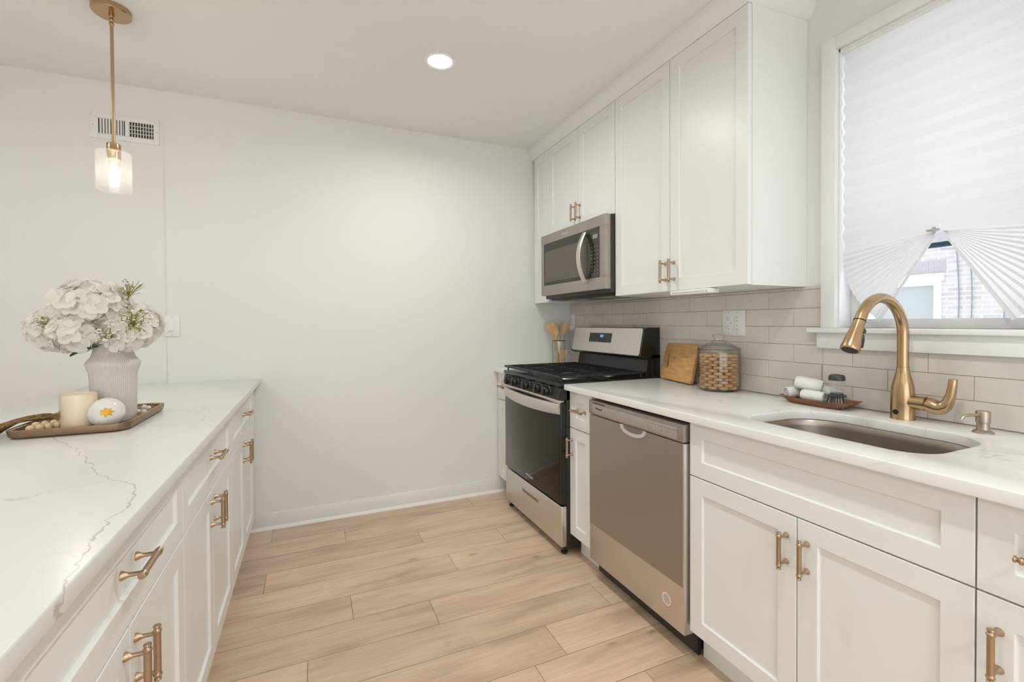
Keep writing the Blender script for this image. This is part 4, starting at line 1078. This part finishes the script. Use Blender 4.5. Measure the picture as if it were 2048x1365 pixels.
# ================================================================== UTENSIL JAR IN THE CORNER
def utensils():
    x, y = 1.686, 2.985
    root = thing('utensil_jar', 'clear glass utensil jar with a dark rim behind the stove', 'jar', (x, y, ZC))
    b = B(); b.lathe((x, y, ZC+.0005), [(.001, 0), (.044, 0), (.047, .004), (.047, .190), (.0445, .190), (.0445, .008), (.001, .007)], 40, cap0=False, cap1=False); b.obj('glass_body', clear_glass, root)
    b = B(); b.lathe((x, y, ZC+.189), [(.0478, 0), (.0485, .002), (.0478, .0045), (.0438, .0045), (.0438, 0)], 40, closed=True); b.obj('metal_rim', mat('bronze_rim', (0.10, 0.065, 0.035), .35, .8), root)
    def spoon(name, label, foot, top, kind):
        foot, top = Vector(foot), Vector(top); t = (top-foot).normalized(); L = (top-foot).length
        cv = (Vector((0, 0, CAMH))-top); cv.z = 0; nrm = (cv-t*cv.dot(t)).normalized(); s = t.cross(nrm)
        b = B()
        head = .092
        prof = [(0, .0055, .0050), (L-head-.02, .0060, .0050), (L-head, .0080, .0048)]
        if kind == 'spoon': prof += [(L-head+.018, .023, .006), (L-head+.042, .0325, .007), (L-head+.066, .031, .007), (L-.010, .019, .0055), (L, .002, .002)]
        else: prof += [(L-head+.02, .019, .0035), (L-head+.048, .029, .0028), (L-.012, .0345, .0022), (L-.003, .033, .0018), (L, .026, .0012)]
        rings = []
        for (h, a, c) in prof:
            bow = 0
            rings.append([b.bm.verts.new(foot+t*h+s*(a*math.cos(2*pi*k/20))+nrm*(c*math.sin(2*pi*k/20))) for k in range(20)])
        for A, C in zip(rings, rings[1:]):
            for k in range(20):
                j = (k+1) % 20; b.bm.faces.new((A[k], A[j], C[j], C[k]))
        b.bm.faces.new(list(reversed(rings[0]))); b.bm.faces.new(rings[-1])
        if kind == 'spoon':      # hollow of the bowl
            for v in b.bm.verts:
                h = (v.co-foot).dot(t)
                if h > L-head+.01:
                    lat = abs((v.co-foot-t*h).dot(s)); dn = (v.co-foot-t*h).dot(nrm)
                    if dn > 0.002: v.co -= nrm*(.0065*max(0, 1-lat/.024))
        b.obj(name, spoon_wood, label=label, cat='kitchen utensil', group='wooden utensils in the glass jar', loc=foot, ang=60)
    spoon('wooden_spatula', 'wooden paddle leaning left behind the spoon in the utensil jar', (x+.010, y-.018, ZC+.010), (x-.058, y+.032, 1.234), 'flat')
    spoon('wooden_spoon', 'wooden spoon with round bowl in the utensil jar', (x-.008, y-.010, ZC+.010), (x-.034, y-.006, 1.226), 'spoon')
    spoon('wooden_spatula', 'wooden spatula leaning right out of the utensil jar', (x-.020, y+.012, ZC+.010), (x+.045, y-.035, 1.236), 'flat')
    spoon('wooden_spatula', 'short wooden utensil standing low inside the utensil jar', (x-.005, y-.022, ZC+.010), (x+.034, y-.016, 1.040), 'flat')
utensils()

# ================================================================== OUTLETS, SWITCH, VENT
def outlet_slots(b, x, y, z):
    b.box(x-.0004, x+.001, y+.0045, y+.0060, z+.001, z+.008); b.box(x-.0004, x+.001, y-.0062, y-.0050, z+.002, z+.008)
    b.lathe((x+.0006, y, z-.006), [(.0022, 0), (.0022, -.001)], 12, 'X')
def wall_outlets():
    x = W
    root = thing('outlet_plate', 'double white wall plate with outlet and dimmer above the cookie jar', 'electrical outlet', (x, 1.592, 1.233))
    b = B(); b.box(x-.0065, x-.0002, 1.529, 1.655, 1.172, 1.294, .002); b.obj('cover_plate', plate_white, root)
    b = B(); b.box(x-.0085, x-.004, 1.6025, 1.6365, 1.199, 1.267, .001); r = b.obj('receptacle', plate_white, root)
    b = B(); outlet_slots(b, x-.0088, 1.6195, 1.252); outlet_slots(b, x-.0088, 1.6195, 1.213); b.box(x-.0090, x-.008, 1.6040, 1.6065, 1.229, 1.236); b.obj('slots', dark_slot, r)
    b = B(); b.box(x-.0085, x-.004, 1.5555, 1.5895, 1.199, 1.267, .001); d = b.obj('dimmer', plate_white, root)
    b = B()
    for z in (1.260, 1.241, 1.221, 1.204): b.box(x-.0090, x-.008, 1.568, 1.576, z-.002, z+.002)
    b.obj('indicator_dots', grey_dot, d)
    b = B()
    for y in (1.6195, 1.5725):
        for z in (1.283, 1.183): b.lathe((x-.0064, y, z), [(.0028, 0), (.0026, -.0008), (.001, -.0008)], 12, 'X')
    b.obj('screws', grey_dot, root)
    root = thing('outlet_plate', 'single white outlet plate in the corner beside the stove', 'electrical outlet', (x, 3.077, 1.240))
    b = B(); b.box(x-.0065, x-.0002, 3.040, 3.116, 1.179, 1.301, .002); b.obj('cover_plate', plate_white, root)
    b = B(); b.box(x-.0085, x-.004, 3.061, 3.095, 1.206, 1.274, .001); r = b.obj('receptacle', plate_white, root)
    b = B(); outlet_slots(b, x-.0088, 3.078, 1.259); outlet_slots(b, x-.0088, 3.078, 1.220); b.obj('slots', dark_slot, r)
    y = D
    root = thing('light_switch', 'white rocker light switch on the end wall beside the bouquet', 'light switch', (-.7, y, 1.233))
    b = B(); b.box(-.753, -.680, y-.0065, y-.0002, 1.174, 1.292, .002); b.obj('cover_plate', plate_white, root)
    b = B(); b.box(-.7335, -.6995, y-.0085, y-.004, 1.199, 1.267, .001); b.prism([(-.729, 1.204), (-.704, 1.204), (-.704, 1.262), (-.729, 1.262)], 'Y', y-.0105, y-.008); b.obj('rocker', plate_white, root)
    b = B()
    for z in (1.283, 1.183): b.lathe((-.7165, y-.0064, z), [(.0028, 0), (.0026, -.0008), (.001, -.0008)], 12, 'Y')
    b.box(-.7275, -.7055, y-.0108, y-.010, 1.2045, 1.207); b.obj('screws', grey_dot, root)
wall_outlets()
def vent():
    y = D+.010; x0, x1, z0, z1 = -1.062, -.762, 2.236, 2.372
    root = thing('air_vent', 'white wall air vent high on the end wall behind the pendant', 'air vent', ((x0+x1)/2, y, (z0+z1)/2))
    zc = (z0+z1)/2; zh = .040
    n = 20; xa, xb = x0+.030, x1-.022
    b = B(); b.box(x0, xa, y-.006, y-.0003, z0, z1, .0015); b.box(xb, x1, y-.006, y-.0003, z0, z1, .0015)
    b.box(xa, xb, y-.006, y-.0003, z0, zc-zh, .0015); b.box(xa, xb, y-.006, y-.0003, zc+zh, z1, .0015)
    pitch = (xb-xa)/n
    for i in range(n+1):
        wd = .0042 if i != 10 else .010
        rot = Matrix.Rotation(math.radians(-32 if i < 10 else 28), 4, 'Z')
        b.box(xa+i*pitch-.0009, xa+i*pitch+.0009, y-.0052-.004, y-.0006, zc-zh, zc+zh, 0, rot=rot if False else None) if i not in (0, 10, n) else b.box(xa+i*pitch-wd, xa+i*pitch+wd, y-.0058, y-.0006, zc-zh, zc+zh)
        if i not in (0, 10, n): b.box(xa+i*pitch-.0020, xa+i*pitch+.0020+(.0045 if i < 10 else 0), y-.0058, y-.0040, zc-zh, zc+zh)
    b.obj('grille', plate_white, root)
    b = B(); b.box(xa-.002, xb+.002, y-.0009, y-.0002, zc-zh-.002, zc+zh+.002); b.obj('duct_opening', vent_dark, root)
    b = B()
    for z in (zc-.020, zc, zc+.020): b.box(xa+10*pitch, xb, y-.0034, y-.0020, z-.0016, z+.0016)
    b.obj('damper_bars', plate_white, root)
    b = B()
    for x in (x0+.012, x1-.009): b.lathe((x, y-.0059, zc), [(.0030, 0), (.0026, -.001), (.001, -.001)], 12, 'Y')
    b.obj('screws', grey_dot, root)
vent()

# ================================================================== LAMPS
def pendant():
    x, y = -.740, 2.400
    root = thing('pendant_lamp', 'brass pendant lamp with clear glass cylinder shade and lit bulb', 'lamp', (x, y, 1.79))
    b = B(); b.lathe((x, y, CEIL-.0005), [(.066, 0), (.066, -.018), (.063, -.022), (.001, -.023)], 48, cap0=True); b.obj('canopy', brass, root)
    b = B(); b.tube([(x, y, CEIL-.020), (x, y, 1.986)], .0060, 16); b.lathe((x, y, CEIL-.022), [(.010, 0), (.010, -.012), (.007, -.016)], 16)
    for z in (2.494, 2.478): b.sphere((x, y, z), .0092, 12)
    b.obj('rod', brass, root)
    b = B(); b.lathe((x, y, 1.922), [(.0215, 0), (.0235, .002), (.0235, .028), (.0245, .030), (.0245, .038), (.0235, .040), (.0235, .064), (.0215, .066), (.007, .066)], 32); b.obj('socket', brass, root)
    b = B(); R = .0595
    b.lathe((x, y, 1.795), [(R, 0), (R, .152), (R-.004, .157), (.0246, .158), (.0246, .155), (R-.006, .154), (R-.0025, .150), (R-.0025, 0)], 56, closed=True); b.obj('shade', shade_glass, root, label='clear glass cylinder shade')
    b = B(); b.lathe((x, y, 1.822), [(.001, 0), (.012, .004), (.024, .016), (.030, .032), (.029, .048), (.021, .068), (.014, .086), (.013, .100)], 28, cap0=False); b.obj('bulb', glass('bulb_glass', (1, .97, .92), .1), root)
    b = B()
    for k in range(6):
        a = k*pi/3; b.tube([(x+.007*math.cos(a), y+.007*math.sin(a), 1.910), (x+.013*math.cos(a), y+.013*math.sin(a), 1.842)], .0030, 6)
    b.obj('filament', bulb_glow, root)
    ld = bpy.data.lights.new('bulb_light', 'POINT'); ld.energy = 2.5; ld.color = (1, .92, .80); ld.shadow_soft_size = .02
    lo = bpy.data.objects.new('bulb_light', ld); COL.objects.link(lo); lo.parent = root; lo.location = (0, 0, 1.875-1.79)
pendant()
def downlights():
    for i, (x, y) in enumerate(DOWNLIGHTS):
        seen = i == 0
        root = thing('recessed_downlight', 'round lit recessed downlight in the ceiling in front of the wall cabinets' if seen else
                     'round recessed downlight out of view behind or left of the camera', 'ceiling light', (x, y, CEIL-.01), None if seen else 'recessed downlights out of view')
        b = B(); b.lathe((x, y, CEIL-.0004), [(.080, 0), (.080, -.003), (.074, -.006), (.060, -.0035), (.060, 0)], 48, closed=True); b.obj('trim_ring', trim_white, root)
        b = B(); b.lathe((x, y, CEIL-.0008), [(.0595, 0), (.0595, -.0015), (.001, -.002)], 40); b.obj('diffuser', lamp_glow, root)
        ld = bpy.data.lights.new('downlight_light', 'AREA'); ld.shape = 'DISK'; ld.size = .11; ld.energy = DOWNLIGHT_W; ld.color = (.965, 1, .96); ld.spread = math.radians(165)
        ld.energy = DOWNLIGHT_W*{0: 1.0, 1: .90, 2: 1.7, 3: .55, 4: .7, 5: 1.5}[i]  # unseen downlights behind the camera are turned up to add fill
        lo = bpy.data.objects.new('downlight_light', ld); COL.objects.link(lo); lo.parent = root; lo.location = (0, 0, .0045)
downlights()

# ================================================================== PENINSULA DECOR
def deco_tray():
    x0, x1, y0, y1 = -.807, -.515, 1.750, 2.165
    root = thing('serving_tray', 'bronze-rimmed serving tray on the peninsula under the bouquet', 'tray', (-.66, 1.95, ZC))
    b = B(); rings = []
    def ring(i, z): return [b.bm.verts.new((x, y, z)) for x, y in rrect(x0+i, x1-i, y0+i, y1-i, .045-i*.6, 8)]
    for i, z in ((.010, ZC+.0005), (.003, ZC+.006), (0, ZC+.023), (.001, ZC+.0255), (.005, ZC+.0255), (.007, ZC+.022), (.011, ZC+.0068)): rings.append(ring(i, z))
    for A, C in zip(rings, rings[1:]):
        for k in range(len(A)):
            j = (k+1) % len(A); b.bm.faces.new((A[k], A[j], C[j], C[k]))
    b.bm.faces.new(list(reversed(rings[0])))
    b.obj('rim', tray_bronze, root, ang=40)
    b = B(); b.bm.faces.new(ring2 := [b.bm.verts.new((x, y, ZC+.007)) for x, y in rrect(x0+.011, x1-.011, y0+.011, y1-.011, .038, 8)])
    b.obj('tray_floor', add_noise_bump(tray_floor, 120, .8, .006), root)
    b = B(); pts = rrect(x0+.010, x1-.010, y0+.010, y1-.010, .036, 8)
    k = 0
    L = [Vector((x, y, ZC+.0225)) for x, y in pts]
    for a, c in zip(L, L[1:]+L[:1]):
        n = max(1, int((c-a).length/.0085))
        for i in range(n): b.sphere(a.lerp(c, i/n), .0034, 8)
    b.obj('beaded_edge', tray_floor, root)
deco_tray()
ZT = ZC+.0075
VX, VY = -.605, 1.930
def vase():
    b = B(); seg = 432
    prof = [(.001, 0), (.054, 0), (.0575, .003), (.0585, .02), (.0600, .10), (.0610, .148), (.0630, .163), (.0680, .179), (.0710, .1885), (.0700, .195), (.0640, .204), (.0565, .214), (.0525, .226), (.0505, .240), (.0500, .254), (.0470, .254), (.0475, .24), (.05, .22), (.055, .18), (.055, .02), (.001, .015)]
    b.lathe((VX, VY, ZT), prof, seg, cap0=False, cap1=False, rfun=lambda r, h, i: r+(.0009*math.cos(2*pi*i/seg*72) if r > .0575 or h > .05 and r > .047 else 0))
    b.obj('flower_vase', ceramic, label='ribbed pale ceramic vase holding the white bouquet', cat='vase', loc=(VX, VY, ZT), ang=70)
vase()
def hydrangea(label, c, R, n, seed, stem_to=(VX, VY, 1.10), leaf=None, sc=(1, 1, .82)):
    rnd = random.Random(seed); c = Vector(c)
    root = thing('hydrangea', label, 'flower', c, 'white hydrangeas in the vase')
    b = B()
    def petal(o, t, nrm, L, wd):
        t = t.normalized(); s = t.cross(nrm).normalized(); nn = s.cross(t).normalized()
        rows = [(0, .15, 0), (.35, .85, .10), (.7, 1.0, .10), (.93, .62, .0), (1.0, .15, -.06)]
        prev = None; tw = rnd.uniform(-.3, .3)
        for (u, ww, h) in rows:
            cur = []
            for q in (-1, 0, 1):
                cur.append(b.bm.verts.new(o+t*(L*u)+s*(wd*ww*q*.5)+nn*(L*(h+(.10*abs(q) if u > .2 else 0)+tw*q*u*.25))))
            if prev:
                for k in range(2): b.bm.faces.new((prev[k], prev[k+1], cur[k+1], cur[k]))
            prev = cur
    for k in range(n):
        z = 1-2*(k+.5)/n; a = k*2.39996+rnd.uniform(-.2, .2); rr = math.sqrt(max(0, 1-z*z))
        d = Vector((rr*math.cos(a), rr*math.sin(a), z))
        rad = R*rnd.uniform(.80, .98)
        o = c+Vector((d.x*rad*sc[0], d.y*rad*sc[1], d.z*rad*sc[2]))
        nd = (d+Vector((rnd.uniform(-.35, .35), rnd.uniform(-.35, .35), rnd.uniform(-.2, .5)))).normalized()
        t0 = nd.orthogonal().normalized(); rot0 = rnd.uniform(0, 6.3); L = rnd.uniform(.025, .034)
        for q in range(4):
            t = Matrix.Rotation(rot0+q*pi/2+rnd.uniform(-.15, .15), 3, nd) @ t0
            tt = (t+nd*rnd.uniform(.02, .45)).normalized()
            petal(o, tt, nd, L, L*rnd.uniform(.9, 1.15))
    b.sphere(c, R*.80, 16, sc)
    b.obj('blossom', petal_mat, root, ang=80, recalc=False)
    b = B(); st = Vector(stem_to); mid = (c+st)/2; mid.x = c.x*.4+st.x*.6; mid.y = c.y*.4+st.y*.6
    b.tube([c-Vector((0, 0, R*.3)), mid+Vector((0, 0, .01)), st, Vector((st.x, st.y, ZT+.03))], .0032, 8); b.obj('stem', stem_green, root)
    if leaf:
        p, d = Vector(leaf[0]), Vector(leaf[1]).normalized(); s = d.cross(Vector((0, 0, 1))).normalized(); b = B(); prev = None
        for u, ww in ((0, .1), (.2, .7), (.45, 1), (.7, .8), (.9, .4), (1, .05)):
            cur = [b.bm.verts.new(p+d*(.075*u)+s*(.024*ww*q)+Vector((0, 0, -.01*u*u+.006*abs(q)))) for q in (-1, 0, 1)]
            if prev:
                for k in range(2): b.bm.faces.new((prev[k], prev[k+1], cur[k+1], cur[k]))
            prev = cur
        b.obj('leaf', leaf_green, root, label='dark green leaf', recalc=False)
hydrangea('large white hydrangea head at the top centre of the bouquet', (-.652, 1.915, 1.298), .102, 150, 1)
hydrangea('white hydrangea head low at the left of the bouquet', (-.744, 1.954, 1.230), .077, 95, 2)
hydrangea('white hydrangea head at the right of the bouquet beside the light switch', (-.556, 1.948, 1.238), .076, 95, 3)
hydrangea('white hydrangea head hanging low at the front left above the candle', (-.680, 1.868, 1.216), .060, 62, 4, leaf=((-.622, 1.862, 1.170), (-.9, .1, -.25)))
hydrangea('white hydrangea head hanging low at the front right over the vase rim', (-.552, 1.868, 1.212), .056, 58, 5)
hydrangea('white hydrangea head at the back of the bouquet, half hidden', (-.680, 2.030, 1.262), .088, 80, 6)
def sprig(label, c, R, n, seed, green):
    rnd = random.Random(seed); c = Vector(c); base = Vector((VX, VY, 1.16))
    root = thing('filler_sprig', label, 'flower', c, 'filler sprigs in the bouquet')
    b = B(); w_ = B(); d0 = (c-base).normalized()
    b.tube([base, (base+c)/2+Vector((0, 0, .01)), c-d0*R*.6], .0018, 6)
    for k in range(n):
        d = (Vector((rnd.gauss(0, 1), rnd.gauss(0, 1), rnd.gauss(.25, .8))).normalized()*rnd.uniform(.55, 1)+d0*.35)*R
        p0 = c-d0*R*.6; b.tube([p0, p0.lerp(c+d, .5)+Vector((0, 0, .003)), c+d], .0009, 5)
        for q in range(4):
            w_.mi = 1 if rnd.random() < green else 0
            w_.sphere(c+d+Vector((rnd.uniform(-.006, .006), rnd.uniform(-.006, .006), rnd.uniform(-.004, .006))), rnd.uniform(.0020, .0036), 6, (1, 1, .7))
    b.obj('stems', sprig_green, root); w_.obj('buds', [sprig_white, sprig_green], root)
sprig('sprig of tiny white blossoms at the upper right of the bouquet', (-.545, 1.890, 1.352), .034, 26, 11, .12)
sprig('green and white sprig at the right front of the bouquet', (-.510, 1.800, 1.246), .040, 34, 12, .55)
sprig('sprig of tiny white blossoms at the bottom centre above the vase', (-.572, 1.795, 1.205), .034, 26, 13, .10)
sprig('small pale sprig at the left of the bouquet', (-.748, 1.868, 1.246), .024, 18, 14, .30)

def candle():
    x, y = -.656, 1.822
    root = thing('candle', 'cream candle in a clear glass on the serving tray', 'candle', (x, y, ZT))
    R = .0455
    b = B(); b.lathe((x, y, ZT+.0003), [(.001, 0), (R-.002, 0), (R, .003), (R, .112), (R-.0025, .112), (R-.0025, .005), (.001, .005)], 44, cap0=False, cap1=False); b.obj('glass_cup', glass('candle_glass', (1, 1, 1), .10, .02, (.72, .71, .68)), root)
    b = B(); b.lathe((x, y, ZT+.0056), [(.001, 0), (R-.004, 0), (R-.0032, .002), (R-.0032, .102), (R-.006, .100), (.001, .099)], 44, cap0=False, cap1=False); b.obj('wax', wax, root)
    b = B(); b.tube([(x, y, ZT+.100), (x+.001, y, ZT+.110)], .0012, 6); b.obj('wick', mat('wick', (.75, .70, .6), .9), root)
candle()
def orb():
    c = Vector((-.5840, 1.804, ZT+.0465)); R = .046
    root = thing('glass_orb', 'round milky glass orb with a golden leaf beside the candle', 'ornament', (c.x, c.y, ZT))
    b = B(); b.sphere(c, R, 40, (1, 1, 1)); b.obj('orb_body', orb_glass, root)
    n = (Vector((0, 0, CAMH))-c); n.z *= .6; n = n.normalized(); s = Vector((0, 0, 1)).cross(n).normalized(); u = n.cross(s)
    b = B(); N = 44; pts = []
    for k in range(N):
        a = 2*pi*k/N; r = .0120*(1+.26*math.cos(7*a)+.16*math.cos(15*a))
        pts.append((r*math.cos(a)*1.25, r*math.sin(a)))
    vs = []
    for px, py in pts:
        d = (n*R+s*px+u*(py+.004)).normalized(); vs.append(b.bm.verts.new(c+d*(R+.0010)))
    ctr = b.bm.verts.new(c+(n*R+u*.004).normalized()*(R+.0022))
    for k in range(N): b.bm.faces.new((ctr, vs[k], vs[(k+1) % N]))
    b.obj('gold_leaf', gold, root, label='golden leaf motif')
orb()
def garland():
    root = thing('bead_garland', 'wooden bead garland with a jute tassel on the serving tray', 'garland', (-.78, 1.86, ZT))
    strand = []
    # front row, back row, then round behind the vase to the right end
    for (x, y) in ((-.770, 1.822), (-.753, 1.832), (-.737, 1.844), (-.720, 1.856), (-.705, 1.872)): strand.append((x, y, ZT+.0108, .0105, 0))
    for (x, y) in ((-.776, 1.868), (-.759, 1.878), (-.742, 1.890), (-.726, 1.903), (-.711, 1.918), (-.700, 1.936)): strand.append((x, y, ZT+.0125, .0105, 0))
    for k in range(5): strand.append((-.655+.017*k, 1.992+.012*k, ZT+.0085, .0080, 1))
    for p in ((-.562, 2.050, ZT+.0085), (-.545, 2.052, ZT+.0085), (-.551, 2.034, ZT+.0085), (-.556, 2.045, ZT+.0225), (-.541, 2.036, ZT+.0190), (-.549, 2.017, ZT+.0085), (-.572, 2.036, ZT+.0085)): strand.append((*p, .0082, 1))
    me = {}
    for i, (x, y, z, r, wcol) in enumerate(strand):
        b = B(); b.sphere((x, y, z), r, 16, (1, 1, .95)); b.obj('bead', bead_white if wcol else bead_wood, root)
    b = B(); rnd = random.Random(2)
    p0 = Vector((-.748, 1.935, ZT+.016))
    for k in range(90):
        w1, w2 = rnd.uniform(-1, 1), rnd.uniform(-1, 1)
        e = Vector((-.868+.026*w1, 1.795+.034*w2, ZC+.004+rnd.random()*.016))
        m1 = Vector((-.790+.020*w1, 1.955+.02*w2, ZT+.034+.012*w2)); m2 = Vector((-.830+.026*w1, 1.875+.02*w2, ZT+.036+.010*w1))
        pts = []
        for q in range(11):
            t = q/10; pts.append((p0*(1-t)**3)+(m1*3*t*(1-t)**2)+(m2*3*t*t*(1-t))+(e*t**3))
        b.tube(pts, .0020, 5)
    b.tube([p0+Vector((.012, -.003, -.002)), p0, p0+Vector((-.012, .004, .010))], [.007, .010, .009], 10)
    b.obj('tassel', jute, root, label='brown jute tassel', ang=80)
garland()
